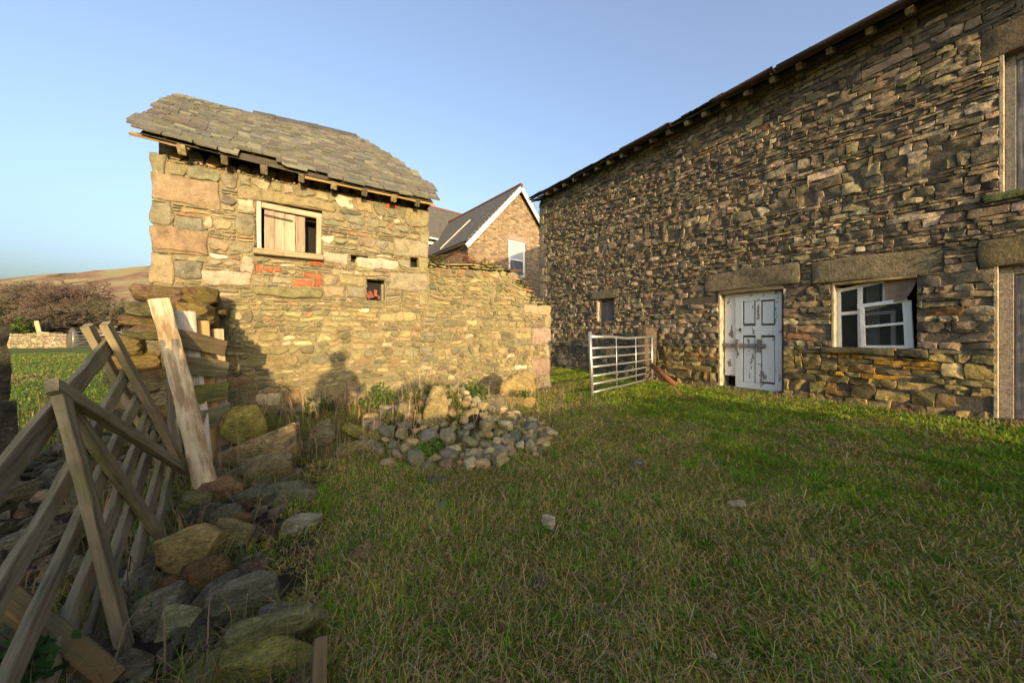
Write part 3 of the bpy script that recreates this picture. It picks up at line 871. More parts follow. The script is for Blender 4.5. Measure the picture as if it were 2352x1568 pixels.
# near-black boxes painting the shade deep in the small holes
for o in (o_h1, o_h2, o_h3):
    box('hole_shade', o[0] - .02, o[1] + .02, YW + .20, YW + .42, o[2] - .02, o[3] + .02, M_INT_SHADE, shed, (.02, .02, .02), 0)
def front_stone(parent, name, r, mat, c, depth=.12, proud=.008, relief=.008, corner=.03, facet=.05, Y=YW):
    rr_ = np.random.RandomState(int(abs(r[0] * 997 + r[2] * 1313)) % 9999)
    V, Fq = stone_geo(r, rr_, .04, .008, relief, corner, depth=depth, proud=proud, facet=facet, edge=.008)
    return mobj(name, np.stack([V[:, 0], Y - V[:, 2], V[:, 1]], -1), Fq, mat, parent, c, True)
hand = []
def hq(x0, y0, x1, y1, c, name='quoin', par=None, **k):
    r = list(fru(x0, y0, x1, y1)); hand.append(tuple(r))
    front_stone(par or shed_wall, name, r, M_SHED, np.array(c) * .74, **k)
BUFF, GREY, PINK, OLV = (.34, .265, .155), (.25, .22, .145), (.33, .24, .15), (.30, .255, .135)
hq(345, 352, 381, 406, GREY); hq(345, 407, 506, 470, PINK); hq(344, 464, 394, 517, GREY)
hq(343, 522, 479, 578, (.31, .215, .13)); hq(343, 582, 399, 652, BUFF); 
hq(932, 478, 985, 520, OLV); hq(966, 522, 985, 560, OLV); hq(907, 551, 985, 590, (.33, .28, .19)); hq(962, 592, 985, 626, OLV)
hq(894, 627, 984, 667, (.32, .27, .18)); hq(963, 668, 984, 702, OLV)
hq(548, 446, 770, 470, (.32, .255, .14), 'lintel', shed)
hq(463, 622, 578, 655, (.44, .36, .25), 'stone'); hq(818, 594, 915, 618, (.52, .44, .33), 'stone'); hq(742, 580, 800, 606, (.47, .37, .27), 'stone')
hq(553, 588, 582, 626, (.44, .35, .26), 'stone'); hq(742, 632, 775, 655, BUFF, 'stone'); hq(778, 632, 838, 655, OLV, 'stone'); hq(742, 657, 792, 682, BUFF, 'stone'); hq(796, 657, 840, 684, GREY, 'stone')
hq(545, 458, 585, 486, (.50, .41, .28), 'stone'); hq(540, 492, 584, 540, GREY, 'stone'); hq(400, 500, 468, 530, (.22, .205, .15), 'stone'); hq(400, 600, 466, 640, (.20, .18, .13), 'stone')
BRK = (.38, .10, .05)
for q in ((697, 627, 740, 641), (671, 643, 718, 657), (720, 643, 741, 657), (603, 611, 628, 624), (629, 613, 646, 624), (712, 595, 740, 610), (886, 462, 912, 478), (587, 606, 600, 626)):
    r = fru(*q); hand.append(r); front_stone(shed_wall, 'brick', r, M_SHED, np.array(BRK) * random.uniform(.8, 1.15), proud=.0, relief=.003, corner=.01, facet=.02)
hq(583, 660, 741, 682, (.22, .20, .09), 'ledge', shed, proud=.035)
SEAM = []
zz_ = -.06; sr_ = random.Random(12)
while zz_ < onY(985, 708, YW).z - .06:
    hh_ = sr_.uniform(.06, .11)
    if sr_.random() < .62: SEAM.append((X1S - sr_.uniform(.06, .16), X1S + sr_.uniform(.06, .16), zz_, zz_ + hh_))
    zz_ += hh_
rng = np.random.RandomState(8)
sill_r = fru(583, 577, 742, 594)
sblk = SOPEN + hand + [sill_r] + SEAM
lowz = 1.45
rects = pack(X0S, X1S, -.1, lowz, sblk, .18, .075, rng, .022, .016, big=.12, align=.72) + \
        pack(X0S, X1S, lowz, WT + .02, sblk, .20, .070, rng, .022, .016, big=.12, align=.6, top=lambda u: WT + .02 - .05 * math.sin(u * 9) ** 2)
ST_ = [(4, (.23, .195, .12)), (3, (.185, .165, .11)), (2, (.28, .23, .14)), (2, (.135, .125, .09)), (.8, (.36, .30, .20)), (.6, (.26, .17, .10)), (.4, (.45, .40, .31))]
cols = [pick(rng, ST_) * (np.array((1.05, 1.03, .85)) if r[3] < lowz + .1 else 1) for r in rects]
sm = [(r[0] - .0, r[1], r[2], r[3]) for r in sblk]
def warp_gen(blk_, seed, au=.05, av=.07, rad=.25):
    def f(U, V_):
        a, b_ = (fbm(U * 1.8, V_ * 2.4, seed, 2) - .5) * au * 2, (fbm(U * 1.5, V_ * 1.5, seed + 1, 2) - .5) * av * 2
        m_ = np.ones_like(U)
        for (p, q, r_, s_) in blk_:
            dx = np.maximum(np.maximum(p - U, U - q), 0); dy = np.maximum(np.maximum(r_ - V_, V_ - s_), 0)
            m_ = np.minimum(m_, np.clip(np.hypot(dx, dy) / rad, 0, 1))
        return a * m_, b_ * m_
    return f
def front_map(V): return np.stack([V[:, 0], YW - V[:, 2], V[:, 1]], -1)
wall_stones(shed_wall, rects, cols, front_map, M_SHED, rng, .030, .014, .016, .16, keep=280, warp=warp_gen(sblk + [(X0S - .1, X0S, -1, 4), (X1S, X1S + .1, 1.4, 4)], 31), facet=.13, edge=.012, depth=.06, rim=.010)
# loose rubble on the wall head between the rafters
rr = random.Random(9)
u = X0S + .12
while u < X1S - .2:
    w = rr.uniform(.1, .24); h = rr.uniform(.09, .17)
    front_stone(shed_wall, 'stone', (u, u + w, WT + .0, WT + h), M_SHED, np.array(rr.choice([(.36, .17, .07), (.30, .24, .13), (.25, .2, .13), (.38, .26, .12)])) * rr.uniform(.8, 1.1), proud=rr.uniform(-.08, -.01), relief=.02, corner=.3, facet=.2)
    u += w + rr.uniform(0, .06)
# slab standing in the square hole and broken tile bits
box('slab', o_h1[1] - .05, o_h1[1] - .012, YW + .01, YW + .14, o_h1[2] + .003, o_h1[3] - .06, M_SHED, shed, (.19, .18, .11), .006)
for i in range(4):
    p = Vector((o_h1[0] + .05 + .05 * i, YW + .06 + .02 * i, o_h1[2] + .03 + .02 * (i % 3)))
    bar('broken_tile', p, p + Vector((rr.uniform(-.05, .05), .03, rr.uniform(.05, .11))), .05, .014, M_SHED, shed, (.3, -1, .2), (.22, .075, .045), .2, 2)

# window of the outbuilding: frame, shutter boards, sill
win = mobj('window', boxv(o_sw[0], o_sw[1], YW + .41, YW + .44, o_sw[2] - .05, o_sw[3] + .05), BOXF, M_INT_SHADE, shed)  # near-black sheet painting the unlit inside of the outbuilding
YF = YW + .07
PALE = (.40, .31, .21)
def fpx(x, y, Y=YF): return onY(x, y, Y)
zt, zb = o_sw[3], o_sw[2]
xl, xr = o_sw[0], o_sw[1]
bar('frame', (xl + .035, YF, zb), (xl + .03, YF, zt - .01), .05, .07, M_WOODP, win, (0, 1, 0), (.56, .47, .36), .05, 4)
bar('frame', (xr - .04, YF, zb), (xr - .035, YF, zt - .06), .065, .07, M_WOODP, win, (0, 1, 0), PALE, .05, 4)
bar('frame', (xl + .06, YF, zt - .05), (xr - .005, YF, zt - .075), .075, .07, M_WOODP, win, (0, 1, 0), PALE, .05, 4)
shut = bar('shutter', (xl + .10, YF + .035, zt - .17), (xr - .22, YF + .035, zt - .18), .05, .02, M_WOODG, win, (0, 1, 0), (.3, .25, .19))
nb = 4
sx0, sx1 = xl + .085, xr - .205
for i in range(nb):
    w = (sx1 - sx0) / nb
    bar('board', (sx0 + (i + .5) * w, YF + .01, zb + .006), (sx0 + (i + .5) * w, YF + .01, zt - .10 - .006 * i), w * .965, .022, M_WOODG, shut, (0, 1, 0), np.array((.33, .255, .175)) * rr.uniform(.75, 1.2), .03, 6)
bar('hinge', (sx0, YF - .01, zt - .17), (sx0 + .32, YF - .008, zt - .20), .025, .008, M_IRON, shut, (0, 1, 0), (.1, .06, .04), .05, 3)
bar('sill', (sill_r[0], YW - .01, sill_r[2] + .045), (sill_r[1], YW - .01, sill_r[2] + .05), .085, .16, M_WOOD, win, (0, 1, 0), (.27, .22, .13), .05, 6)

# ---- sagging slate roof, hipped at its right end
EV_L, EV_R = onY(300, 300, YW - .28), onY(1003, 468, YW - .24)
YE, YRG = YW - .26, YW + 1.22
def eave(u):
    s = (u - EV_L.x) / (EV_R.x - EV_L.x)
    return EV_L.z + (EV_R.z - EV_L.z) * s + .02 - .035 * math.sin(min(max(s, 0), 1) * math.pi)
def ridge(u):
    s = (u - EV_L.x) / (EV_R.x - EV_L.x)
    return 4.46 + .13 * min(max(s, 0), 1) ** .7 - .02 * math.sin(s * 7)
XRR = onY(818, 317, YRG).x
def roof_pt(u, t):
    """u along the building, t up the slope 0..1"""
    zz = eave(u) + (ridge(u) - eave(u)) * t + .05 * math.sin(math.pi * t)
    return Vector((u, YE + (YRG - YE) * t, zz))
def right_lim(t):
    return EV_R.x + (XRR - EV_R.x) * t ** 1.35
V, Fs = [], []
nu, ntt = 24, 10
for i in range(nu + 1):
    for j in range(ntt + 1):
        t = j / ntt
        u = EV_L.x + .06 + (right_lim(t) - .06 - EV_L.x - .06) * i / nu
        p = roof_pt(u, t); V.append((p.x, p.y, p.z - .02))
for i in range(nu):
    for j in range(ntt):
        a = i * (ntt + 1) + j; Fs.append((a, a + ntt + 1, a + ntt + 2, a + 1))
n = len(V)
# right hip, back slope
A = [roof_pt(right_lim(j / ntt) - .06, j / ntt) for j in range(ntt + 1)]
Bk = [Vector((p.x, 2 * YRG - p.y, p.z)) for p in A]
for p in A + Bk: V.append((p.x, p.y, p.z - .02))
for j in range(ntt): Fs.append((n + j, n + ntt + 1 + j, n + ntt + 2 + j, n + j + 1))
m0 = len(V)
for j in range(ntt + 1):
    p = roof_pt(EV_L.x + .06, j / ntt); V.append((p.x, 2 * YRG - p.y, p.z - .02))
for j in range(ntt): Fs.append((m0 + j, m0 + j + 1, n + ntt + 2 + j, n + ntt + 1 + j))
sroof = mobj('roof', V, Fs, M_WOOD, shed, (.07, .055, .04))
for xg in (X0S + .03, X1S - .06):
    gv = [(xg, YW + .16, WT - .05), (xg, YW + 2.3, WT - .05)] + [(xg, YE + (YRG - YE) * q, roof_pt(min(xg, right_lim(q) - .05), q).z - .05) for q in ((1.0, .8, .6, .4, .28) if xg < 0 else (.35, .28))]
    mobj('gable', gv + [(a_ + .3 * (1 if xg < 0 else -1), b__, c__) for a_, b__, c__ in gv], [tuple(range(len(gv))), tuple(range(len(gv), 2 * len(gv)))[::-1]] + [(i, (i + 1) % len(gv), len(gv) + (i + 1) % len(gv), len(gv) + i) for i in range(len(gv))], M_SHED, shed, (.22, .18, .11))
rr = random.Random(21)
items = []
t = -.015; row = 0
while t < .985:
    ex = .046 - .020 * t
    ex *= rr.uniform(.9, 1.1)
    left = EV_L.x + rr.uniform(-.05, .03) + (-.06 if .02 < t < .12 else 0) + .04 * t
    u = left
    while u < right_lim(max(t, 0)) - .02:
        w = rr.uniform(.08, .17) * (1.25 - .35 * t)
        if t < .05: w *= 1.35
        gone = (t < .05 and (rr.random() < .12 or -.75 < u < -.35))
        if not gone:
            sl = .30 * (1.15 - .4 * t)
            items.append((t + rr.uniform(-.006, .006), u + w / 2, w * .975, sl, row))
        u += w
    t += ex; row += 1
objs = []
for (t, u, w, sl, row) in items:
    p = roof_pt(u, max(t, -.03)); q = roof_pt(u, t + .12)
    upv = (q - p).normalized()
    acr = (roof_pt(u + .1, max(t, 0)) - roof_pt(u - .1, max(t, 0))).normalized()
    nn = acr.cross(upv).normalized()
    upv = (upv - nn * (.075 + rr.uniform(-.015, .02)) + acr * rr.uniform(-.03, .03)).normalized()
    acr = (acr + upv * rr.uniform(-.035, .035)).normalized()
    p = p + nn * (.034 + rr.uniform(-.004, .008))
    px = project(p)
    objs.append((-(w * sl) / px[2] ** 2, slate_matrix(p, acr, upv, w * .985, sl, rr.uniform(1.0, 1.7)), rr.randrange(8), rr.uniform(.7, 1.35), rr.random()))
objs.sort(key=lambda x: x[0])
SC_ = [(.135, .13, .105), (.115, .112, .098), (.16, .15, .105), (.145, .125, .105)]
smes = []
for i in range(16):
    V, Fs = SL[i % 8]
    smes.append(mesh('slate', V, Fs, M_SLATE, np.array(SC_[i % 4]) * rr.uniform(.62, 1.35), False))
VV, FF, CC = [], [], []
for k, (_, Mx, vi, br, r3) in enumerate(objs):
    if k < 300:
        link(bpy.data.objects.new('slate', smes[rr.randrange(16)]), sroof, Mx)
    else:
        V, Fs = SL[vi]; n = len(VV)
        VV += [tuple(Mx @ Vector(v)) for v in V]; FF += [tuple(n + i for i in f) for f in Fs]
        CC += [np.array(SC_[int(r3 * 4)]) * br] * len(V)
o = mobj('upper_slates', VV, FF, M_SLATE, sroof, np.array(CC), False); o['kind'] = 'stuff'
# ridge tiles on the right two thirds
u = onY(582, 250, YRG).x
while u < XRR - .05:
    w = .30
    p = Vector((u, YRG, ridge(u) + .085)); q = Vector((u + w * .98, YRG, ridge(u + w) + .085 + rr.uniform(-.008, .012)))
    V = []
    for pp in (p, q):
        for (dy, dz) in ((-.13, -.10), (-.03, .0), (.03, .0), (.13, -.10), (.13, -.122), (.03, -.024), (-.03, -.024), (-.13, -.122)):
            V.append((pp.x, pp.y + dy, pp.z + dz))
    Fs = [(i, (i + 1) % 8, 8 + (i + 1) % 8, 8 + i) for i in range(8)] + [(0, 7, 6, 1), (1, 6, 5, 2), (2, 5, 4, 3), (9, 14, 15, 8), (10, 13, 14, 9), (11, 12, 13, 10)]
    mobj('ridge_tile', V, Fs, M_SLATE, sroof, (.075, .072, .07))
    u += w
# rafters under the eave
for x, y in ((420, 352), (517, 362), (607, 386), (692, 402), (766, 428), (836, 442), (903, 460), (957, 478)):
    u = onY(x, y, YE + .08).x
    a, b_ = roof_pt(u, .015), roof_pt(u, .55)
    cc = rr.choice([(.17, .13, .08), (.30, .23, .12), (.12, .10, .06)])
    dz = Vector((0, 0, -.095))
    bar('rafter', a + dz, b_ + dz, .07, .10, M_WOOD, shed, (0, -1, 1), cc, .1, 4)
bar('batten', roof_pt(onY(700, 410, YE).x, .0) + Vector((0, .03, -.035)), roof_pt(EV_R.x - .02, .0) + Vector((0, .03, -.035)), .05, .022, M_WOODP, shed, (0, -1, 1), (.42, .27, .11), .12, 10)
bar('batten', roof_pt(EV_L.x - .03, .02) + Vector((0, .03, -.045)), roof_pt(EV_L.x + .45, .02) + Vector((0, .03, -.04)), .055, .03, M_WOODP, shed, (0, -1, 1), (.36, .25, .13), .15, 6)
bar('wall_plate', (X0S + .05, YW + .14, WT + .03), (X1S - .02, YW + .14, WT + .03), .12, .10, M_WOOD, shed, (0, 0, 1), (.12, .09, .055), .06, 8)
print('part1 ok')

# =================================================================== YARD WALL to the right of the outbuilding
X2W = onY(1266, 790, YW).x
yard = thing('yard_wall', 'broken dry stone yard wall stepping down beside the small outbuilding', 'stone wall', ((X1S + X2W) / 2, YW + .2, 0))
prof = [(985, 601), (1060, 604), (1125, 611), (1180, 624), (1213, 652), (1232, 680), (1262, 704), (1275, 706)]
pu = [onY(x, y, YW).x for x, y in prof]; pz = [onY(x, y, YW).z for x, y in prof]
ytop = lambda u: float(np.interp(u, pu, pz))
core = []
for i in range(15):
    a, b_ = X1S + (X2W - X1S) * i / 15, X1S + (X2W - X1S) * (i + 1) / 15
    core.append((a, b_, min(ytop(a), ytop(b_), ytop((a + b_) / 2)) - .10))
V, Fs = [], []
for (a, b_, z1) in core:
    n = len(V); V += boxv(a - (.03 if a < X1S + .01 else 0), b_ - (.02 if b_ > X2W - .01 else 0), YW + .0175, YW + .42, -.2, z1); Fs += [tuple(n + i for i in f) for f in BOXF]
yard_core = mobj('core', V, Fs, M_MORTAR_L, yard)
yh = []
for q, c in (((1205, 700, 1268, 722), (.38, .30, .2)), ((1252, 724, 1268, 752), OLV), ((1224, 753, 1268, 790), (.34, .25, .19)), ((1253, 791, 1267, 822), (.40, .32, .2)), ((1222, 823, 1267, 862), (.30, .21, .15)), ((1250, 863, 1266, 892), (.26, .22, .17))):
    r = fru(*q); r = (r[0], X2W, r[2], r[3]); yh.append(r); front_stone(yard_core, 'quoin', r, M_SHED, np.array(c) * .8, depth=.35)
for r in SEAM: front_stone(yard_core, 'stone', r, M_SHED, pick(np.random.RandomState(int(r[2] * 1000) + 90), ST_), relief=.012, corner=.15, facet=.1)
yh += SEAM
rng = np.random.RandomState(15)
split = onY(1150, 712, YW).z
lo = pack(X1S, X2W, -.1, split, yh, .18, .078, rng, .022, .016, big=.12, align=.72)
hi = pack(X1S, X2W, split, 2.5, yh, .20, .075, rng, .022, .016, big=.12, align=.5, top=lambda u: ytop(u) + .02)
wallblk = yh + [(X1S - .1, X1S, 1.4, 4), (X2W, X2W + .1, -1, 4)]
allr = lo + hi
cols = [pick(rng, ST_) * (np.array((1.05, 1.0, .85))) for r in lo] + [pick(rng, [(3, (.23, .205, .095)), (3, (.19, .165, .085)), (2, (.27, .225, .115)), (1.4, (.14, .125, .075)), (.5, (.29, .18, .085))]) for r in hi]
n_lo = len(lo)
wall_stones(yard_core, lo, cols[:n_lo], front_map, M_SHED, rng, .030, .014, .016, .16, keep=120, warp=warp_gen(wallblk, 41), facet=.13, edge=.012, depth=.06, rim=.010)
wall_stones(yard_core, hi, cols[n_lo:], front_map, M_SHED, rng, .030, .014, .022, .28, keep=170, warp=warp_gen(wallblk, 41), facet=.18, edge=.02, depth=.18)

# ------------------------------------------------------------------ rocks
def ico(sub):
    bm = bmesh.new(); bmesh.ops.create_icosphere(bm, subdivisions=sub, radius=1)
    V = np.array([v.co for v in bm.verts]); Fq = np.array([[v.index for v in f.verts] for f in bm.faces]); bm.free()
    return V, Fq
ICO = {2: ico(2), 3: ico(3), 4: ico(4)}
def rock_geo(dim, seed, sub=3, angular=.6, rough=.03, cut=None):
    r_ = np.random.RandomState(seed)
    V, Fq = ICO[sub]; V = V.copy()
    k = 10
    P = r_.normal(size=(k, 3)); P /= np.linalg.norm(P, axis=1)[:, None]
    P = np.vstack([P, [[1, 0, 0], [-1, 0, 0], [0, 1, 0], [0, -1, 0], [0, 0, 1], [0, 0, -1]]])
    h = np.concatenate([r_.uniform(.72 - .2 * angular, 1.0 - .1 * angular, k), r_.uniform(.88, 1, 6)])
    if cut: h[:k] = r_.uniform(cut[0], cut[1], k)
    dots = np.maximum(V @ P.T, .02)
    q = h / dots
    p = 5 + 110 * angular ** 2
    rad = (np.sum(q ** -p, axis=1)) ** (-1 / p)
    W = V * rad[:, None]
    ph = r_.rand(8, 3) * 6.28; fr = r_.uniform(2.5, 9, (8, 3)) * r_.choice([-1, 1], (8, 3))
    nz = sum(np.sin(W @ f + a[0]) / (abs(f).max()) for f, a in zip(fr, ph))
    W = W * (1 + rough * (1 - .72 * min(angular, 1)) * nz[:, None] * 3)
    lo_, hi_ = W.min(0), W.max(0)
    W = (W - (lo_ + hi_) / 2) / ((hi_ - lo_) / 2)
    return W * np.array(dim) / 2, Fq
def rock(name, loc, dim, rot, seed, c, parent=None, mat=None, angular=.6, sub=3, rough=.03, cut=None):
    V, Fq = rock_geo(dim, seed, sub, angular, rough, cut)
    from mathutils import Euler
    M = Matrix.Translation(Vector(loc)) @ Euler(rot).to_matrix().to_4x4()
    o = mobj(name, V, Fq, mat or M_ROCK, parent, c, True, M)
    if angular > .6: o.data.set_sharp_from_angle(angle=math.radians(20))
    return o

# ---- ruined stub wall projecting from the left corner
stub = thing('ruined_wall_stub', 'crumbling stub of dry stone wall at the left corner of the outbuilding', 'stone wall', (-1.1, 5.0, 0))
rng = np.random.RandomState(77)
SX0, SX1, SY0 = -1.42, -.80, 4.45
def block(parent, x0, x1, y0, y1, z0, z1, seed, c, ang=.95):
    r_ = random.Random(seed)
    rock('stone', ((x0 + x1) / 2, (y0 + y1) / 2, (z0 + z1) / 2), ((x1 - x0) * 1.06, (y1 - y0) * 1.05, (z1 - z0) * 1.10), (r_.uniform(-.05, .05), r_.uniform(-.06, .06), r_.uniform(-.08, .08)), seed, c, parent, M_ROCK, ang, 3, .03, (.98, 1.5))
seed = 500
SCOL = [(.28, .22, .13), (.25, .16, .095), (.32, .20, .08), (.22, .19, .11), (.31, .25, .155), (.23, .14, .09), (.17, .15, .08)]
for ly, (ya, yb_) in enumerate(((SY0, SY0 + .36), (SY0 + .36, SY0 + .72), (SY0 + .72, YW - .03))):
    z = -.08
    topz = (1.33, 1.42, 1.36)[ly]
    while z < topz:
        h = rng.uniform(.06, .17)
        u = SX0 + rng.uniform(-.08, .12)
        while u < SX1 - .05:
            w = rng.uniform(.16, .38)
            x1 = min(u + w, SX1 + rng.uniform(-.04, .08))
            block(stub, u, x1, ya - (rng.uniform(-.04, .10) if ly == 0 else 0), yb_, z, z + h, seed, np.array(SCOL[rng.randint(7)]) * rng.uniform(.7, 1.15)); seed += 1
            u = x1 + .004
        z += h * .93

# ---- boundary wall behind the camera, whose shadow lies over the yard
bw = thing('boundary_wall', 'dry stone boundary wall behind the viewpoint shading the yard grass', 'stone wall', (1, -2.2, 0))
def btop(u): return float(np.interp(u, [-3.9, -3.7, -3.0, -1.45, -1.25, -1.05, -.8, .5, 2.0, 4.6, 5.05, 5.2], [.2, 1.55, 1.68, 1.62, 1.40, 1.15, 1.00, .98, .80, .78, .72, .2]))
V, Fs = [], []
for i in range(40):
    a = -3.9 + 9.1 * i / 40; b_ = a + 9.1 / 40
    n = len(V); V += boxv(a, b_, -2.5, -2.02, -.2, btop((a + b_) / 2) - .03); Fs += [tuple(n + j for j in f) for f in BOXF]
bcore = mobj('core', V, Fs, M_MORTAR_D, bw)
rng = np.random.RandomState(5)
br = pack(-3.9, 5.2, -.1, 1.8, [], .28, .10, rng, top=btop)
bmap = lambda V: np.stack([-V[:, 0] + 1.3, -2.0 + V[:, 2], V[:, 1]], -1)
br = [(1.3 - r[1], 1.3 - r[0], r[2], r[3]) for r in br]
VV, FF, CC, off = [], [], [], 0
for r in br:
    V, Fq = stone_geo(r, rng, .08, .01, .02, .15, depth=.2); V = bmap(V)
    VV.append(V); FF.append(Fq + off); CC.append(np.tile(pick(rng, ST_), (len(V), 1))); off += len(V)
o = mobj('small_stones', np.vstack(VV), np.vstack(FF), M_SHED, bcore, np.vstack(CC), True); o['kind'] = 'stuff'

# =================================================================== TIMBER: fallen gate, leaning beam, pallet
k85 = .85 / .95
gP1 = cw(-2.488 * k85, 2.10 * k85, CAM_H + (.978 - 1.05) * k85)
gP6 = cw(-2.464 * k85, 2.48 * k85, CAM_H + (.111 - 1.05) * k85)
sdir = (gP6 - gP1).normalized()
e_ = cw(.603, -.740, -.295).normalized(); e_ = (e_ - sdir * e_.dot(sdir)).normalized()
gn = sdir.cross(e_).normalized()
if gn.dot(Vector((0, 0, CAM_H)) - gP1) < 0: gn = -gn
def onG(x, y, off=0):
    o = Vector((0, 0, CAM_H)); d = at(x, y, 1.0) - o
    t = (gP1 + gn * off - o).dot(gn) / d.dot(gn)
    return o + d * t
gate = thing('broken_field_gate', 'grey weathered wooden field gate collapsed against the left rubble', 'gate', (gP6.x, gP6.y, 0))
GW = (.215, .175, .10)
tops = [(247, 797), (286, 864), (313, 922), (334, 965), (354, 1003), (376, 1036), (397, 1067)]
LEN = [2.0, 1.9, 1.8, 1.7, 1.55, 1.45, 1.35]
for i, (x, y) in enumerate(tops):
    p = onG(x, y)
    v = (p - gP1).dot(sdir); p = gP1 + sdir * v
    bar('rail', p - e_ * .06, p + e_ * LEN[i], .052 if i else .072, .026, M_WOOD, gate, gn, np.array(GW) * random.uniform(.85, 1.2), .15, 14)
a, b_ = gP1 - sdir * .13, gP6 + sdir * .10
bar('stile', a + gn * .036, b_ + gn * .036, .075, .034, M_WOOD, gate, gn, (.27, .21, .12), .06, 8)
bar('stile', a - gn * .036 + e_ * -.02 , b_ - gn * .036, .075, .034, M_WOOD, gate, gn, (.25, .20, .12), .06, 8)
def gbar(p, q, w, off, c=GW, name='brace', t=.032):
    return bar(name, onG(*p, off), onG(*q, off), w, t, M_WOOD, gate, gn, np.array(c) * random.uniform(.9, 1.1), .13, 12)
gbar((118, 884), (424, 1078), .060, .066, (.20, .165, .095))
gbar((122, 890), (384, 1252), .058, .034, (.20, .165, .09))
gbar((140, 908), (297, 1530), .056, .064, GW, 'upright')

beam = bar('timber_beam', at(474, 1122, 2.14), at(366, 692, 2.72), .115, .07, M_WOODR, None, at(420, 900, 2.0) - at(420, 900, 3.0), (.47, .37, .23), .06, 12)
tag(beam, 'thick pale timber beam leaning against the ruined wall stub', 'timber beam')

pal = thing('old_pallet', 'mossy green wooden pallet propped upright beside the leaning beam', 'pallet', (-.75, 4.0, 0))
PL, PR = 2.62, 3.12
def pbar(x0, y0, x1, y1, w, c, off=0, name='board', t=.024):
    p, q = at(x0, y0, PL + off), at(x1, y1, PR + off)
    nrm = (q - p).cross(Vector((0, 0, 1))); 
    if nrm.dot(Vector((0, 0, CAM_H)) - p) < 0: nrm = -nrm
    return bar(name, p, q, w, t, M_WOOD, pal, nrm, c, .08, 6)
pbar(386, 772, 516, 800, .145, (.17, .125, .07))
pbar(392, 838, 521, 850, .145, (.20, .175, .09))
pbar(400, 908, 522, 896, .15, (.19, .19, .05))
pbar(408, 980, 526, 945, .16, (.25, .22, .13))
for (x0, y0, x1, y1, d, c, w) in ((425, 716, 470, 1078, 2.92, (.50, .43, .34), .12), (462, 738, 486, 1060, 3.06, (.40, .25, .10), .10), (500, 756, 512, 1030, 3.22, (.46, .33, .19), .08), (394, 760, 404, 1060, 2.72, (.12, .10, .07), .07)):
    p, q = at(x0, y0, d), at(x1, y1, d - .12)
    bar('post', p, q, w, .05, M_WOODP, pal, (.5, -1, 0), c, .06, 6)

post = thing('stone_gatepost', 'dark shaded stone gatepost at the left edge of the photo', 'gatepost', at(-30, 1250, 1.95).xy.to_3d())
pc = at(-38, 770, 1.98)
e0 = at(24, 770, 2.28) - Vector((ST, CT, 0)) * .30; e1 = at(38, 1000, 2.26) - Vector((ST, CT, 0)) * .34
sidev = Vector((-CT, ST, 0)); awayv = Vector((ST, CT, 0))
def post_block(name, edge, w, dp, z0, z1, c, seed):
    r_ = np.random.RandomState(seed)
    V, Fs = [], []
    for z in np.linspace(z0, z1, 9):
        for (a_, b__) in ((0, 0), (0, .5), (0, 1), (.5, 1), (1, 1), (1, .5), (1, 0), (.5, 0)):
            q = edge + sidev * (w * a_ + (r_.uniform(-.012, .012))) + awayv * (dp * b__ + r_.uniform(-.01, .01)); V.append((q.x, q.y, z + r_.uniform(-.008, .008)))
    for i in range(8):
        for j in range(8): Fs.append((i * 8 + j, i * 8 + (j + 1) % 8, i * 8 + 8 + (j + 1) % 8, i * 8 + 8 + j))
    Fs.append(tuple(range(64, 72))); Fs.append(tuple(range(8))[::-1])
    mobj(name, V, Fs, M_ROCK, post, c)
post_block('upper_stone', e0, .38, .3, .62, CAM_H + .062, (.09, .08, .062), 5)
post_block('lower_stone', e1, .42, .34, -.25, .615, (.085, .075, .058), 6)
# two old beams lying across the near left corner
b1 = bar('fallen_beam', at(-40, 1335, 1.02), at(262, 1565, 1.04), .055, .05, M_WOODR, None, (.3, -.6, 1), (.11, .09, .04), .06, 8)
tag(b1, 'thick mossy brown beam lying across the bottom left corner', 'timber beam')
b2 = bar('fallen_plank', at(-40, 1460, 1.0), at(150, 1605, 1.02), .035, .035, M_WOOD, None, (.3, -.6, 1), (.08, .06, .045), .06, 8)
tag(b2, 'dark thin plank below the mossy beam at the bottom left', 'plank')

# =================================================================== LOOSE STONES
def rpx(name, x, y, w, h, label, c, ang=.6, dep=1.0, zb=None, rot=0, seed=1, tilt=0.0, sink=.18, mat=None):
    """photo box centre/size of a stone that sits on the ground (or at base height zb)"""
    yb_ = y + h / 2
    z0 = 0.0
    for _ in range(6):
        p = onZ(x, yb_, z0 if zb is None else zb); z0 = gz(p.x, p.y)
    if zb is not None: z0 = zb
    d = project(p)[2]
    ww, hh = w / F * d, h / F * d
    dirv = Vector((p.x, p.y, 0)).normalized()
    dd = ww * .62 * dep
    # part of the height on the picture is the top surface seen from above
    look = (CAM_H - z0) / d
    hz = max(hh - .30 * dd * look, hh * .62)
    c3 = p + dirv * dd * .35
    o = rock(name, (c3.x, c3.y, z0 + hz * (.5 - sink) + .0), (ww * .98, dd, hz * (1 + sink * 1.5)), (tilt + ((seed * 37) % 11 - 5) * .05, rot + ((seed * 53) % 13 - 6) * .045, -YAW + math.atan2(-(x - CX) / F, 1) * .6), seed, np.array(c) * np.array((1.4, 1.3, 1.0)), None, mat or M_ROCK, ang, 4, .035, (.50, .95) if ang > .5 else None)
    return tag(o, label, 'stone', 'large loose stones')
G1, G2, TN, BR, YL = (.17, .155, .10), (.12, .11, .078), (.30, .235, .13), (.19, .12, .075), (.27, .235, .07)
rpx('boulder', 555, 965, 94, 76, 'rounded yellow mossy boulder next to the pallet', (.28, .25, .07), .15, 1, .18, .12, 1)
rpx('boulder', 596, 1018, 168, 84, 'large pointed tan boulder lying in front of the yellow one', (.30, .235, .15), .75, .75, .05, .08, 2)
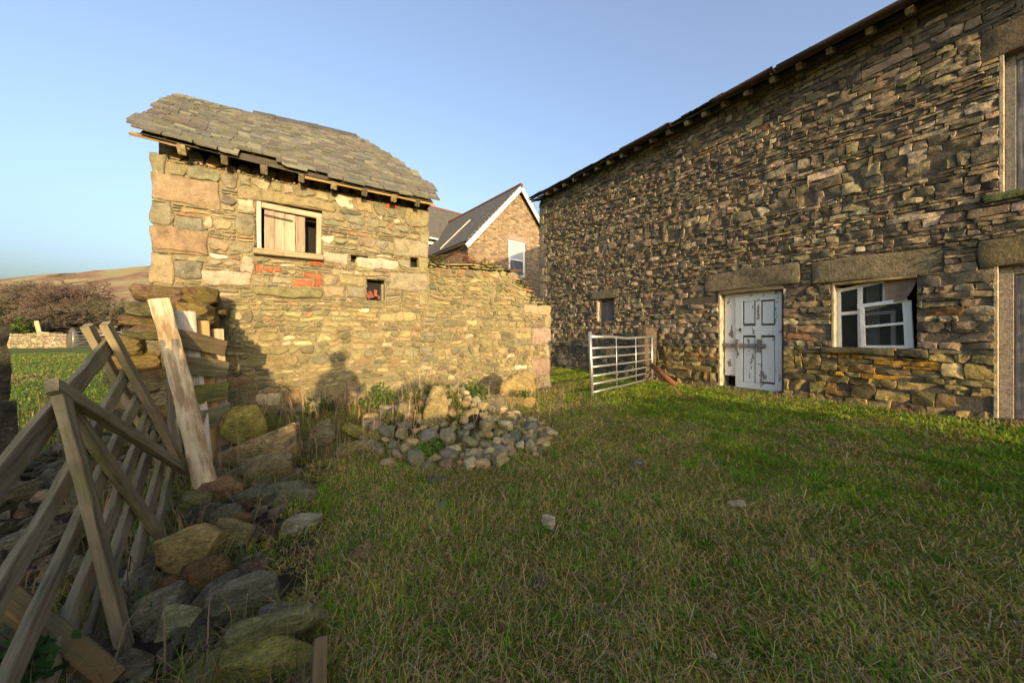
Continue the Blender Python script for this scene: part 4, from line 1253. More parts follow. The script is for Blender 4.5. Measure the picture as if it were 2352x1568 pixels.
rpx('boulder', 612, 1072, 125, 66, 'grey brown boulder half hidden below the large pointed one', (.21, .18, .12), .7, .8, .0, 0, 3)
rpx('stone', 517, 1118, 86, 56, 'reddish brown block just right of the leaning beam foot', (.20, .125, .08), .9, .9, .02, 0, 4)
rpx('stone', 582, 1140, 95, 46, 'dark flat slab in the weeds between brown block and lawn', (.09, .095, .075), .9, .8, 0, -.1, 5)
rpx('stone', 672, 1127, 104, 50, 'grey green slab at the lawn edge under the stalks', (.15, .15, .115), .85, .7, None, 0, 6)
rpx('stone', 694, 1204, 82, 42, 'pale grey stone bedded in the lawn right of the rubble', (.27, .265, .21), .8, .7, None, 0, 7)
rpx('stone', 440, 1152, 80, 50, 'mossy flat stone left of the leaning beam foot', (.13, .125, .06), .8, .9, .02, 0, 8)
rpx('stone', 478, 1180, 78, 66, 'dark slate grey stone standing among the rubble', (.085, .085, .082), .9, .8, .0, .3, 9)
rpx('stone', 520, 1172, 62, 52, 'small blue grey stone beside the dark standing one', (.14, .145, .13), .8, .9, .02, -.2, 10)
rpx('boulder', 442, 1250, 128, 100, 'angular tan block with a cracked face in the rubble', (.31, .245, .12), .95, .9, .03, -.15, 11)
rpx('boulder', 532, 1230, 102, 76, 'olive grey stone with a pale chipped side', (.19, .18, .105), .85, .9, .0, .25, 12)
rpx('stone', 552, 1190, 52, 36, 'small rust brown stone above the olive grey one', (.17, .10, .05), .7, .9, .0, 0, 13)
rpx('boulder', 476, 1312, 98, 72, 'crumbly dark brown lump below the cracked block', (.13, .085, .05), .5, .9, .0, 0, 14)
rpx('boulder', 404, 1350, 92, 70, 'reddish earth coloured lump near the gate foot', (.15, .085, .045), .5, .9, -.05, 0, 15)
rpx('boulder', 566, 1368, 136, 110, 'broad grey boulder at the edge of the grass', (.15, .145, .12), .8, .9, -.02, .1, 16)
rpx('boulder', 414, 1425, 92, 100, 'stone with white top and bright moss by the gate', (.27, .28, .19), .8, .9, -.05, 0, 17)
rpx('boulder', 650, 1432, 206, 118, 'big smooth grey green boulder nearest the bottom edge', (.185, .18, .10), .55, .8, .04, -.12, 18)
rpx('boulder', 628, 1512, 210, 100, 'layered boulder with bright moss below the big smooth one', (.20, .19, .06), .7, .7, .02, -.1, 19)
rpx('boulder', 470, 1560, 240, 80, 'flat mossy slab cut by the bottom edge of the photo', (.15, .145, .08), .8, .7, .0, -.25, 20)
stake = bar('wooden_stake', at(733, 1640, .93), at(737, 1462, 1.02), .035, .03, M_WOODR, None, (0, -1, 0), (.17, .12, .06), .08, 6)
tag(stake, 'short rusty brown stake beside the layered mossy boulder', 'stake')
# by the yard wall
rpx('boulder', 1190, 890, 92, 84, 'big round tan boulder against the yard wall', (.33, .255, .13), .12, .95, None, 0, 21)
rpx('boulder', 1000, 925, 62, 84, 'smooth tall tan boulder at the head of the cobble heap', (.32, .26, .15), .25, .8, .22, .3, 22)
rpx('stone', 742, 985, 56, 54, 'upright grey slab left of the mossy ledge stones', (.21, .19, .13), .9, .5, .04, 0, 23)
rpx('stone', 825, 992, 78, 32, 'mossy ledge stone lit yellow green, left of the heap', (.25, .235, .06), .9, .8, .06, 0, 24)
rpx('stone', 878, 998, 62, 24, 'thin yellow green ledge stone touching the cobble heap', (.24, .22, .07), .9, .8, .06, 0, 25)
rpx('stone', 820, 1028, 90, 40, 'broad buried tan stone below the mossy ledge', (.25, .205, .11), .8, .8, .0, 0, 26)
rpx('stone', 1132, 925, 64, 60, 'grey leaning slab between the cobbles and the round boulder', (.17, .155, .125), .95, .5, .1, .5, 27)
rpx('stone', 716, 930, 40, 36, 'small pale stone near the photographer shadow on the wall', (.26, .25, .2), .6, .9, .1, 0, 28)
# stones lying in the lawn
rpx('stone', 1258, 1198, 32, 30, 'pale flat stone alone in the middle of the lawn', (.38, .36, .32), .8, .8, None, .2, 31)
rpx('stone', 1690, 1155, 38, 24, 'light brown stone in the lawn in front of the white door', (.38, .34, .28), .7, .8, None, 0, 32)
rpx('stone', 1462, 1062, 28, 18, 'small blue grey stone in the lawn before the metal gate', (.13, .14, .15), .7, .8, None, 0, 33)
rpx('stone', 1237, 1338, 26, 34, 'dark slate chip standing in the near lawn', (.10, .10, .11), .9, .6, None, .3, 34)
rpx('stone', 1002, 1098, 50, 20, 'dark flat stone in the grass below the cobble heap', (.12, .125, .13), .7, .7, None, 0, 35)
rpx('stone', 1013, 1160, 30, 18, 'small grey green stone in grass below the heap', (.20, .21, .15), .6, .8, None, 0, 36)
rpx('stone', 828, 1268, 46, 46, 'brown half buried stone in the straw left of lawn centre', (.19, .155, .10), .6, .8, None, 0, 37)
rpx('stone', 1636, 1502, 24, 18, 'tiny white stone at the bottom of the lawn', (.55, .53, .48), .6, .8, None, 0, 38)

# ---- cobble heap and smaller rubble: one thing each, every stone a part
heap = thing('cobble_heap', 'heap of rounded cobbles spilling from the yard wall foot', 'stone heap', (HEAP[0], HEAP[1], 0))
rr = random.Random(4)
CT_ = [(.32, .25, .12), (.27, .22, .11), (.22, .19, .10), (.19, .17, .105), (.33, .23, .12), (.23, .16, .10), (.16, .15, .11), (.36, .30, .18)]
pts = []
tries = 0
while len(pts) < 290 and tries < 60000:
    tries += 1
    p = Vector((rr.uniform(.4, 2.5), rr.uniform(2.4, 5.1), 0))
    el = ((p.x - 1.45) / .98) ** 2 + ((p.y - 3.42) / 1.10) ** 2
    if el > 1.0 or rr.random() < el * .55: continue
    z0 = gz(p.x, p.y); px_ = project((p.x, p.y, z0))[0]
    if p.y > YW - .25: continue
    s = rr.choice([.06, .08, .10, .12, .13, .15, .18, .21]) * rr.uniform(.85, 1.1)
    if px_ > 1180: s *= .75
    if any((p.x - q[0]) ** 2 + (p.y - q[1]) ** 2 < (.34 * (s + q[2])) ** 2 for q in pts): continue
    pts.append((p.x, p.y, s))
    rock('cobble', (p.x, p.y, z0 + s * .18), (s, s * rr.uniform(.65, .9), s * rr.uniform(.5, .8)), (rr.uniform(-.4, .4), rr.uniform(-.4, .4), rr.uniform(0, 3.1)), 900 + len(pts), np.array(rr.choice(CT_)) * rr.uniform(.8, 1.15), heap, M_COBBLE, rr.choice([.15, .35, .65, .9, .95]), 3, .02, None if rr.random() < .5 else (.6, 1.0))
rub = thing('fallen_rubble', 'dark collapsed wall rubble between the broken gate and the lawn', 'rubble', (-.5, 2.2, 0))
pts = []
tries = 0
while len(pts) < 280 and tries < 40000:
    tries += 1
    px_, py_ = rr.uniform(-40, 720), rr.uniform(960, 1600)
    if px_ > np.interp(py_, [960, 1060, 1150, 1250, 1400, 1600], [700, 690, 700, 600, 640, 720]): continue
    p = onZ(px_, py_, 0); 
    if p.y > 5.2: continue
    s = rr.choice([.06, .08, .10, .13, .16, .22]) * rr.uniform(.85, 1.15)
    if any((p.x - q[0]) ** 2 + (p.y - q[1]) ** 2 < (.36 * (s + q[2])) ** 2 for q in pts): continue
    pts.append((p.x, p.y, s))
    z0 = gz(p.x, p.y)
    rock('stone', (p.x, p.y, z0 + s * .12), (s, s * rr.uniform(.6, .9), s * rr.uniform(.45, .7)), (rr.uniform(-.4, .4), rr.uniform(-.4, .4), rr.uniform(0, 3.1)), 2000 + len(pts), np.array(rr.choice([(.22, .19, .115), (.16, .145, .095), (.20, .135, .075), (.18, .155, .10), (.25, .21, .13)])) * rr.uniform(.7, 1.15), rub, M_ROCK, rr.uniform(.8, 1.0), 3, .035, (.6, .95))
print('part2 ok')

# =================================================================== METAL GATE, STONE POST, RUSTY PIPE
g0 = onZ(1360, 912, 0.0); g1 = onZ(1497, 876, 0.0)
mg = thing('metal_gate', 'open galvanised seven bar metal gate beside the barn', 'gate', (g0.x, g0.y, 0))
gz0, gz1 = gz(g0.x, g0.y) + .02, gz(g1.x, g1.y) + .02
H = 1.05
def gp(s, z): return Vector((g0.x + (g1.x - g0.x) * s, g0.y + (g1.y - g0.y) * s, gz0 + (gz1 - gz0) * s + z))
tube('end_post', [gp(0, -.02), gp(-.012, .5), gp(-.028, H + .04)], .030, M_GALV, mg)
tube('end_post', [gp(1, .03), gp(1.0, H - .02)], .030, M_GALV, mg)
for i, z in enumerate((.06, .20, .335, .49, .65, .81, 1.0)):
    sag = .03 if i == 6 else .012
    tube('rail', [gp(-.003 - .02 * z, z), gp(.25, z - sag * .3 + (.012 if i == 6 else 0)), gp(.5, z - sag), gp(.75, z - sag * .6), gp(1, z)], .027 if i == 6 else .019, M_GALV, mg)
for s in (.33, .66):
    tube('upright', [gp(s, .06) + Vector((0, -.024, 0)), gp(s - .01, 1.0) + Vector((0, -.024, 0))], .011, M_GALV, mg, k=6)
sp = thing('stone_gate_post', 'rough brown stone gatepost behind the hinge end of the metal gate', 'gatepost', (g1.x - .1, g1.y + .35, 0))
V, Fq = rock_geo((.42, .36, 1.45), 120, 4, .75, .02, (.85, 1.2))
pc2 = at(1480, 820, 7.95)
mobj('shaft', V, Fq, M_ROCK, sp, (.17, .125, .085), True, Matrix.Translation((pc2.x, pc2.y, .52)) @ Matrix.Rotation(.05, 4, 'Y'))
pip = tube('rusty_pipe', [at(1496, 838, 7.5), at(1524, 862, 7.15), at(1551, 884, 6.85)], .055, M_RUST, None, k=10)
tag(pip, 'rusty brown iron pipe leaning on the ground beside the metal gate', 'pipe')

# =================================================================== FARMHOUSE behind
m, nt, b = new_mat('house_masonry')
P = coord(nt)
mp = N(nt, 'ShaderNodeMapping'); mp.inputs['Scale'].default_value = (3.6, 3.6, 9.5); nt.links.new(P, mp.inputs['Vector'])
wv = N(nt, 'ShaderNodeTexVoronoi', feature='F1'); nt.links.new(mp.outputs[0], wv.inputs['Vector']); wv.inputs['Scale'].default_value = 1.0
we = N(nt, 'ShaderNodeTexVoronoi', feature='DISTANCE_TO_EDGE'); nt.links.new(mp.outputs[0], we.inputs['Vector']); we.inputs['Scale'].default_value = 1.0
sp_ = N(nt, 'ShaderNodeSeparateColor'); nt.links.new(wv.outputs['Color'], sp_.inputs[0])
c = ramp(nt, sp_.outputs[0], [(0.0, (.13, .092, .058)), (.3, (.23, .16, .092)), (.6, (.30, .21, .12)), (.85, (.38, .285, .18)), (1.0, (.18, .15, .115))])
c = mix(nt, ramp(nt, we.outputs['Distance'], [(.0, 1.0), (.07, .0)]), c, (.30, .215, .125))
nt.links.new(mix(nt, .7, c, ramp(nt, noise(nt, P, 30, 4, .7), [(.3, .6), (.7, 1.25)]), 'MULTIPLY'), b.inputs['Base Color'])
b.inputs['Roughness'].default_value = .95
bump(nt, b, ramp(nt, we.outputs['Distance'], [(0, 0), (.12, 1)]), .8, .05)
M_HOUSE = m
m, nt, b = new_mat('house_slates')
tcg = N(nt, 'ShaderNodeTexCoord').outputs['UV']
bk = N(nt, 'ShaderNodeTexBrick'); nt.links.new(tcg, bk.inputs['Vector'])
bk.inputs['Color1'].default_value = (.075, .07, .06, 1); bk.inputs['Color2'].default_value = (.11, .10, .085, 1); bk.inputs['Mortar'].default_value = (.03, .03, .028, 1)
bk.inputs['Scale'].default_value = 1.0; bk.inputs['Brick Width'].default_value = .32; bk.inputs['Row Height'].default_value = .18; bk.inputs['Mortar Size'].default_value = .008
lich = noise(nt, coord(nt), 3.5, 6, .7)
nt.links.new(mix(nt, ramp(nt, lich, [(.56, 0), (.66, .7)]), bk.outputs['Color'], (.20, .185, .12)), b.inputs['Base Color'])
b.inputs['Roughness'].default_value = .85
bump(nt, b, bk.outputs['Fac'], -.4, .02)
M_HSLATE = m
HO = at(1075, 770, 21.0); HO.z = 0
HS = 21.0 / 17.0
ha = math.radians(7.2)
hd = Vector((-math.sin(ha), math.cos(ha), 0)); hx = Vector((math.cos(ha), math.sin(ha), 0))
def hp(t, n, z): return HO + hx * (t * HS) + hd * (n * HS) + Vector((0, 0, CAM_H + (z - CAM_H) * HS))
house = thing('farmhouse', 'stone farmhouse with white bargeboards on its gable behind the yard wall', 'house', HO)
HW, HE, HR = 6.53, 5.75, 9.28
mobj('wall', [hp(0, 0, -.5), hp(HW, 0, -.5), hp(HW, 0, HE), hp(HW / 2, 0, HR - .15), hp(0, 0, HE), hp(0, 9, -.5), hp(HW, 9, -.5), hp(HW, 9, HE), hp(HW / 2, 9, HR - .15), hp(0, 9, HE)],
     [(0, 1, 2, 3, 4), (0, 4, 9, 5), (1, 6, 7, 2), (5, 9, 8, 7, 6)], M_HOUSE, house)
def roof_sheet(name, pts, par, mat, th=.09, uvdir=None):
    """pts: eave a, eave b, ridge b, ridge a"""
    nrm = (pts[1] - pts[0]).cross(pts[3] - pts[0]).normalized()
    if nrm.z < 0: nrm = -nrm
    V = [p + nrm * th for p in pts] + list(pts)
    me = mesh(name, [tuple(v) for v in V], [(0, 1, 2, 3), (7, 6, 5, 4), (0, 4, 5, 1), (1, 5, 6, 2), (2, 6, 7, 3), (3, 7, 4, 0)], mat, None, False)
    uv = me.uv_layers.new(name='UVMap')
    ax = (pts[1] - pts[0]).normalized(); ay = nrm.cross(ax)
    for lp in me.loops:
        v = Vector(me.vertices[lp.vertex_index].co) - pts[0]; uv.data[lp.index].uv = (v.dot(ax), v.dot(ay))
    return link(bpy.data.objects.new(name, me), par)
ov = .28
sl_ = (HR - HE) / (HW / 2)
kick = .35
r1 = roof_sheet('roof', [hp(-ov, -.30, HE - ov * sl_ * .5), hp(-ov, 8.6, HE - ov * sl_ * .5), hp(HW / 2, 8.6, HR), hp(HW / 2, -.30, HR)], house, M_HSLATE)
r2 = roof_sheet('roof', [hp(HW + ov, 8.6, HE - ov * sl_), hp(HW + ov, -.30, HE - ov * sl_), hp(HW / 2, -.30, HR), hp(HW / 2, 8.6, HR)], house, M_HSLATE)
bar('ridge_cap', hp(HW / 2, -.32, HR + .10), hp(HW / 2, 8.4, HR + .10), .22, .12, M_RED, house, (0, 0, 1), (.3, .1, .06), .02, 4)
for sgn, t0 in ((1, -ov), (-1, HW + ov)):
    bar('bargeboard', hp(t0 + sgn * .02, -.29, HE - ov * sl_ * (.62 if sgn > 0 else 1) - .16), hp(HW / 2 + sgn * -.02, -.29, HR - .13), .27, .08, M_WHITE, house, hd, (.8, .8, .77), .0, 2)
# eaves gutter on the left side
tube('gutter', [hp(-ov - .08, -.25, HE - .24), hp(-ov - .08, 8.4, HE - .24)], .07, M_IRON, house)
tube('downpipe', [hp(-.1, -.06, HE - .4), hp(-.1, -.06, 0)], .045, M_IRON, house)
# lead and pipe strip on the slope
def onroof(t, n): return hp(t, n, HE - ov * sl_ * .5 + (t + ov) / (HW / 2 + ov) * (HR - HE + ov * sl_ * .5) + .14)
bar('roof_strip', onroof(-.2, 2.6), onroof(1.75, 2.6), .08, .08, M_WOODP, house, (0, 0, 1), (.5, .4, .3), .02, 2)
bar('valley_flashing', onroof(-.1, 6.1), onroof(1.9, 8.0), .26, .03, M_LEAD_SKY, house, (-.6, -.3, 1), (.5, .5, .5), .02, 2)
# sash window on the gable
def hrect(x0, y0, x1, y1, n=0.0):
    """photo rectangle -> local (t0,t1,z0,z1) on the gable"""
    out = []
    for x, y in ((x0, y1), (x1, y0)):
        o = Vector((0, 0, CAM_H)); d = at(x, y, 1.0) - o
        k = (hp(0, n, 0) - o).dot(hd) / d.dot(hd); p = o + d * k - HO
        out.append((p.dot(hx) / HS, CAM_H + (p.z - CAM_H) / HS))
    return out[0][0], out[1][0], out[0][1], out[1][1]
def hbox(name, t0, t1, n0, n1, z0, z1, mat, par, c=(.7, .7, .7)):
    V = [hp(t, n, z) for z in (z0, z1) for (t, n) in ((t0, n0), (t1, n0), (t1, n1), (t0, n1))]
    return mobj(name, V, BOXF, mat, par, c)
t0, t1, z0, z1 = hrect(1168, 560, 1201, 633)
hw = hbox('window', t0, t1, -.03, .02, z0, z1, M_HGLASS, house)
zm = (z0 + z1) / 2 - .05
for (a, b_, c_, d_, n0) in ((t0 - .06, t0 + .05, z0, z1, -.09), (t1 - .05, t1 + .06, z0, z1, -.09), (t0 + .05, t1 - .05, z1 - .06, z1, -.087), (t0 + .05, t1 - .05, z0, z0 + .08, -.085), (t0 + .05, t1 - .05, zm - .035, zm + .035, -.08)):
    hbox('frame', a, b_, n0, -.031, c_, d_, M_WHITE, hw)
hbox('sky_reflection', t0 + .05, t1 - .05, -.045, -.032, zm + .035, z1 - .06, M_LEAD_SKY, hw)  # pale panel painting the sky's reflection on the upper sash
hbox('sill', t0 - .12, t1 + .12, -.14, -.0, z0 - .12, z0 - .003, M_SHED, hw, (.3, .24, .18))
hbox('lintel', t0 - .1, t1 + .45, -.012, .05, z1 + .005, z1 + .36, M_SHED, house, (.27, .205, .165))
# small side window under the eave
def sbox(name, n0, n1, z0, z1, mat, par, o0=-.05, o1=.02): 
    V = [hp(t, n, z) for z in (z0, z1) for (t, n) in ((o0, n0), (o1, n0), (o1, n1), (o0, n1))]
    return mobj(name, V, BOXF, mat, par)
sw = sbox('window', 2.6, 3.9, HE - 1.9, HE - .75, M_HGLASS, house)
sbox('frame', 2.5, 2.6, HE - 1.95, HE - .7, M_WHITE, sw, -.09, .02); sbox('frame', 3.9, 4.0, HE - 1.95, HE - .7, M_WHITE, sw, -.09, .02); sbox('frame', 2.6, 3.9, HE - 2.0, HE - 1.9, M_WHITE, sw, -.088, .02)
# rear wing with red ridge
WR, WE = 10.75, 7.45
mobj('wing_wall', [hp(-1.5, 6.0, -.5), hp(9, 6.0, -.5), hp(9, 6.0, WE), hp(-1.5, 6.0, WE), hp(-1.5, 13, -.5), hp(-1.5, 13, WE), hp(-1.5, 9.5, WR - .1)], [(0, 1, 2, 3), (4, 0, 3, 6, 5)], M_HOUSE, house)
roof_sheet('wing_roof', [hp(-1.8, 5.75, WE - .15), hp(9, 5.75, WE - .15), hp(9, 9.5, WR), hp(-1.8, 9.5, WR)], house, M_HSLATE)
roof_sheet('wing_roof', [hp(9, 13.3, WE - .15), hp(-1.8, 13.3, WE - .15), hp(-1.8, 9.5, WR), hp(9, 9.5, WR)], house, M_HSLATE)
bar('wing_ridge_cap', hp(-1.8, 9.5, WR + .1), hp(9, 9.5, WR + .1), .24, .14, M_RED, house, (0, 0, 1), (.3, .1, .06), .02, 6)
tube('gutter', [hp(-1.8, 5.68, WE - .17), hp(2.4, 5.68, WE - .17)], .08, M_WHITE, house)
for (a, b_) in ((.2, 1.35),):
    ww = hbox('window', a, b_, 5.96, 6.02, 5.6, 7.0, M_HGLASS, house)
    for (p, q, r_, s_) in ((a - .08, a + .06, 5.5, 7.1), (b_ - .06, b_ + .1, 5.5, 7.1), (a + .06, b_ - .06, 6.95, 7.1), (a + .06, b_ - .06, 5.5, 5.62)):
        hbox('frame', p, q, 5.90, 5.958, r_, s_, M_WHITE, ww)
# far second gable, only a corner of it shows past the barn
cot = thing('far_cottage', 'corner of a second gabled house between the farmhouse and the barn eave', 'house', at(1236, 770, 46).xy.to_3d())
cp = at(1254, 492, 46.0)
for q in (-1,):
    a = cp + Vector((-4, -.6, -4)); b_ = cp + Vector((4, .6, -4))
    mobj('wall', [a + Vector((0, 0, -14)), b_ + Vector((0, 0, -14)), b_, cp, a], [(0, 1, 2, 3, 4)], M_HOUSE, cot)
    bar('bargeboard', a + Vector((-.2, -.1, -.2)), cp + Vector((0, -.1, 0)), .3, .06, M_WHITE, cot, (0, 1, 0), (.8, .8, .8), 0, 2)
    bar('bargeboard', b_ + Vector((.2, -.1, -.2)), cp + Vector((0, -.1, 0)), .3, .06, M_WHITE, cot, (0, 1, 0), (.8, .8, .8), 0, 2)
    roof_sheet('roof', [a + Vector((-.3, -.3, -.1)), a + Vector((-.8, 6, -.1)), cp + Vector((-.5, 6, .2)), cp + Vector((0, -.3, .2))], cot, M_HSLATE)
    roof_sheet('roof', [b_ + Vector((.3, -.3, -.1)), b_ + Vector((-.2, 6, -.1)), cp + Vector((-.5, 6, .2)), cp + Vector((0, -.3, .2))], cot, M_HSLATE)

# =================================================================== FAR FIELD: wall, gate, trees
def fwall_pt(x, d): p = at(x, 770, d); return Vector((p.x, p.y, 0))
A_, B_ = fwall_pt(-160, 27.5), fwall_pt(152, 29.5)
fd = (B_ - A_); fl = fd.length; fd.normalize(); fn = Vector((fd.y, -fd.x, 0))
fw = thing('field_wall', 'sunlit dry stone field wall running left from the far field gate', 'stone wall', (A_ + B_) / 2)
V, Fs = boxv(0, fl, .06, .5, -.2, 1.12), BOXF
wv_ = [A_ + fd * v[0] - fn * v[1] + Vector((0, 0, v[2])) for v in V]
fcore = mobj('core', wv_, BOXF, M_MORTAR_D, fw)
rng = np.random.RandomState(2)
fr = pack(0, fl, -.05, 1.35, [], .30, .12, rng, .04, .03, top=lambda u: 1.20 + .12 * math.sin(u * 1.7) * math.sin(u * .6) + (.1 if u > fl - 2 else 0))
VV, FF, CC, off = [], [], [], 0
for r in fr:
    V, Fq = stone_geo(r, rng, .12, .015, .03, .2, depth=.3, facet=.2)
    V = np.array([A_ + fd * v[0] + fn * (v[2] - .02) + Vector((0, 0, v[1])) for v in V])
    VV.append(V); FF.append(Fq); CC.append(np.tile(pick(rng, [(3, (.34, .28, .18)), (2, (.27, .22, .14)), (1, (.20, .17, .12)), (1, (.40, .34, .24))]), (len(V), 1)))
off = 0
for i in range(len(FF)): FF[i] = FF[i] + off; off += len(VV[i])
o = mobj('small_stones', np.vstack(VV), np.vstack(FF), M_SHED, fcore, np.vstack(CC), True); o['kind'] = 'stuff'
o = rock('rough_post', B_ + Vector((.35, .2, .75)), (.8, .7, 2.0), (0, 0, .2), 301, (.10, .09, .07), None, M_ROCK, .6, 3)
tag(o, 'dark rough stone pillar between field wall and far gate', 'gatepost')
fg = thing('field_gate', 'galvanised metal field gate far left beyond the broken wooden gate', 'gate', fwall_pt(230, 29.3))
a, b_ = fwall_pt(168, 29.0), fwall_pt(336, 29.8)
def q_(s, z): return a + (b_ - a) * s + Vector((0, 0, z))
for s in (0, .5, 1): tube('upright', [q_(s, .02), q_(s, 1.36)], .035, M_GALV, fg, k=6)
for z in (.12, .32, .54, .78, 1.05, 1.34): tube('rail', [q_(0, z), q_(1, z)], .030, M_GALV, fg, k=6)
tube('brace', [q_(0, .15), q_(.5, 1.33)], .025, M_GALV, fg, k=6); tube('brace', [q_(1, .15), q_(.5, 1.33)], .025, M_GALV, fg, k=6)
for x in (319, 300):
    p = fwall_pt(x, 28.6)
    tag(bar('wooden_post', p + Vector((0, 0, -.1)), p + Vector((.0, 0, 1.15 if x == 319 else .6)), .11, .11, M_WOODP, None, (0, 1, 0), (.45, .36, .2)), 'tall wooden post at the right end of the far field gate' if x == 319 else 'short wooden stub post in front of the far field gate', 'post')
p = at(96, 782, 31.5); q = at(84, 737, 31.5)
tag(bar('leaning_post', p, q, .28, .15, M_WOODP, None, (0, 1, 0), (.40, .33, .16)), 'pale leaning post standing behind the far field wall', 'post')

def make_tree(name, x, d, height, spread, seed, label, c, stems=1, lean=0.0):
    r_ = random.Random(seed)
    root = thing(name, label, 'tree', fwall_pt(x, d), 'bare winter trees beyond the field')
    base = fwall_pt(x, d)
    TV, TF, TC = [], [], []
    KV, KF = [], []
    def seg(Vs, Fs_, p, q, r0, r1, k):
        a_ = (q - p).normalized(); up_ = Vector((0, 0, 1)) if abs(a_.z) < .9 else Vector((1, 0, 0))
        u_ = a_.cross(up_).normalized(); v_ = a_.cross(u_); n_ = len(Vs)
        for (pt, rr_) in ((p, r0), (q, r1)):
            for j in range(k):
                t_ = 2 * math.pi * j / k; Vs.append(pt + u_ * math.cos(t_) * rr_ + v_ * math.sin(t_) * rr_)
        for j in range(k): Fs_.append((n_ + j, n_ + (j + 1) % k, n_ + k + (j + 1) % k, n_ + k + j))
    def grow(p, dirv, ln, rad, depth):
        nseg = 3 if depth < 3 else 2
        for s in range(nseg):
            dirv = (dirv + Vector((r_.uniform(-1, 1), r_.uniform(-1, 1), r_.uniform(-.5, .7))) * (.22 + .06 * depth)).normalized()
            q_e = p + dirv * ln / nseg
            r1_ = rad * (.86 if s < nseg - 1 else .72)
            rad = max(rad, .020); r1_ = max(r1_, .016)
            if depth < 2: seg(KV, KF, p, q_e, rad, r1_, 6)
            else:
                n0 = len(TV); seg(TV, TF, p, q_e, rad, r1_, 4 if depth < 4 else 3)
                cc = np.array(c) * r_.uniform(.7, 1.3) if depth > 3 else np.array((.13, .11, .06)) * r_.uniform(.6, 1.3)
                TC.extend([cc] * (len(TV) - n0))
            p, rad = q_e, r1_
            if depth >= 1 and depth < 6 and r_.random() < .75:
                side = Vector((r_.uniform(-1, 1), r_.uniform(-1, 1), r_.uniform(-.25, .6))).normalized()
                grow(p, (dirv * .5 + side).normalized(), ln * r_.uniform(.55, .8), rad * .6, depth + 1)
        if depth < 6:
            for _ in range(3 if depth < 4 else 2):
                side = Vector((r_.uniform(-1, 1), r_.uniform(-1, 1), r_.uniform(-.3, .6))).normalized()
                side.x *= spread; side.y *= spread
                grow(p, (dirv * .6 + side * .9).normalized(), ln * r_.uniform(.62, .85), rad * .7, depth + 1)
    for s in range(stems):
        d0 = Vector((r_.uniform(-.3, .3) + lean, r_.uniform(-.3, .3), 1)).normalized()
        grow(base + Vector((r_.uniform(-.5, .5) if stems > 1 else 0, 0, -.1)), d0, height * .30, height * .045, 0)
    zs = max(v.z for v in TV)
    k = height / zs
    f = lambda Vs: [Vector((base.x + (v.x - base.x) * k, base.y + (v.y - base.y) * k, v.z * k)) for v in Vs]
    mobj('trunk', f(KV), KF, M_TWIG, root, None, True)
    mobj('crown', f(TV), TF, M_TWIGS, root, np.array(TC), False)
    return len(TF)
nt_ = 0
BRN, OLB, RED = (.085, .064, .042), (.10, .085, .048), (.092, .06, .042)
nt_ += make_tree('bare_tree', 180, 41, 8.2, 1.5, 1, 'widest bare oak standing behind the far field gate pillar', RED)
nt_ += make_tree('bare_tree', 80, 46, 8.7, 1.4, 2, 'tall bare tree left of the wide oak', BRN)
nt_ += make_tree('bare_tree', 20, 43, 6.4, 1.4, 3, 'low bare tree just right of the dark gatepost', OLB)
nt_ += make_tree('bare_tree', 262, 44, 6.0, 1.5, 4, 'bare spreading tree directly behind the metal field gate', OLB, 2)
nt_ += make_tree('bare_tree', 325, 52, 5.6, 1.4, 5, 'bare tree half hidden by the ruined wall stub', BRN, 2)
nt_ += make_tree('bare_tree', -60, 44, 7.0, 1.4, 6, 'bare tree cut by the left photo edge', OLB)
nt_ += make_tree('bare_tree', 130, 38, 4.6, 1.5, 7, 'low scrubby bare tree behind the field wall', BRN, 3)
nt_ += make_tree('bare_tree', 1247, 55, 23.0, 1.0, 8, 'bare twiggy treetop showing under the barn eave', BRN)
print('tree faces', nt_)
def leafy(name, loc, rad, n, size, c, label, cat, seed, group=None, mat=None):
    r_ = np.random.RandomState(seed)
    P_ = r_.normal(size=(n, 3)); P_ /= np.linalg.norm(P_, axis=1)[:, None]; P_ *= (r_.rand(n, 1) ** .45)
    P_ = P_ * np.array(rad) * (1 + .25 * np.sin(P_[:, :1] * 7 + seed)) ; P_[:, 2] = np.abs(P_[:, 2])
    a_ = r_.normal(size=(n, 3)); a_ /= np.linalg.norm(a_, axis=1)[:, None]
    b2_ = np.cross(a_, r_.normal(size=(n, 3))); b2_ /= np.linalg.norm(b2_, axis=1)[:, None]
    s_ = size * r_.uniform(.6, 1.3, (n, 1))
    c0 = P_ + np.array(loc)
    V = np.stack([c0 - a_ * s_, c0 + b2_ * s_ * .45, c0 + a_ * s_, c0 - b2_ * s_ * .45], 1).reshape(-1, 3)
    Fq = np.arange(n * 4).reshape(n, 4)
    cc = np.repeat(np.array(c) * r_.uniform(.6, 1.4, (n, 1)), 4, 0)
    o = mobj(name, V, Fq, mat or M_BLADE, None, cc, False)
    return tag(o, label, cat, group)
p = fwall_pt(44, 33)
leafy('green_bush', p, (2.2, 1.2, 2.3), 3000, .16, (.07, .095, .02), 'dark green bush behind the far field wall at left', 'bush', 1)
for i, (x, d, w, h) in enumerate(((0, 38, 6, 2.2), (130, 36, 7, 1.6), (250, 50, 9, 2.0), (340, 46, 7, 2.4))):
    p = fwall_pt(x, d)
    leafy('brown_scrub', p, (w * .6, 1.5, h * .7), 5000, .09, (.09, .07, .045), ('brown scrub at the left photo edge below the bare trees', 'low brown scrub right behind the field wall', 'brown hedge beyond the metal field gate', 'brown scrub beside the ruined wall stub in the distance')[i], 'scrub', 40 + i)
# scattered dark bushes on the foot of the fell
print('part3 ok')

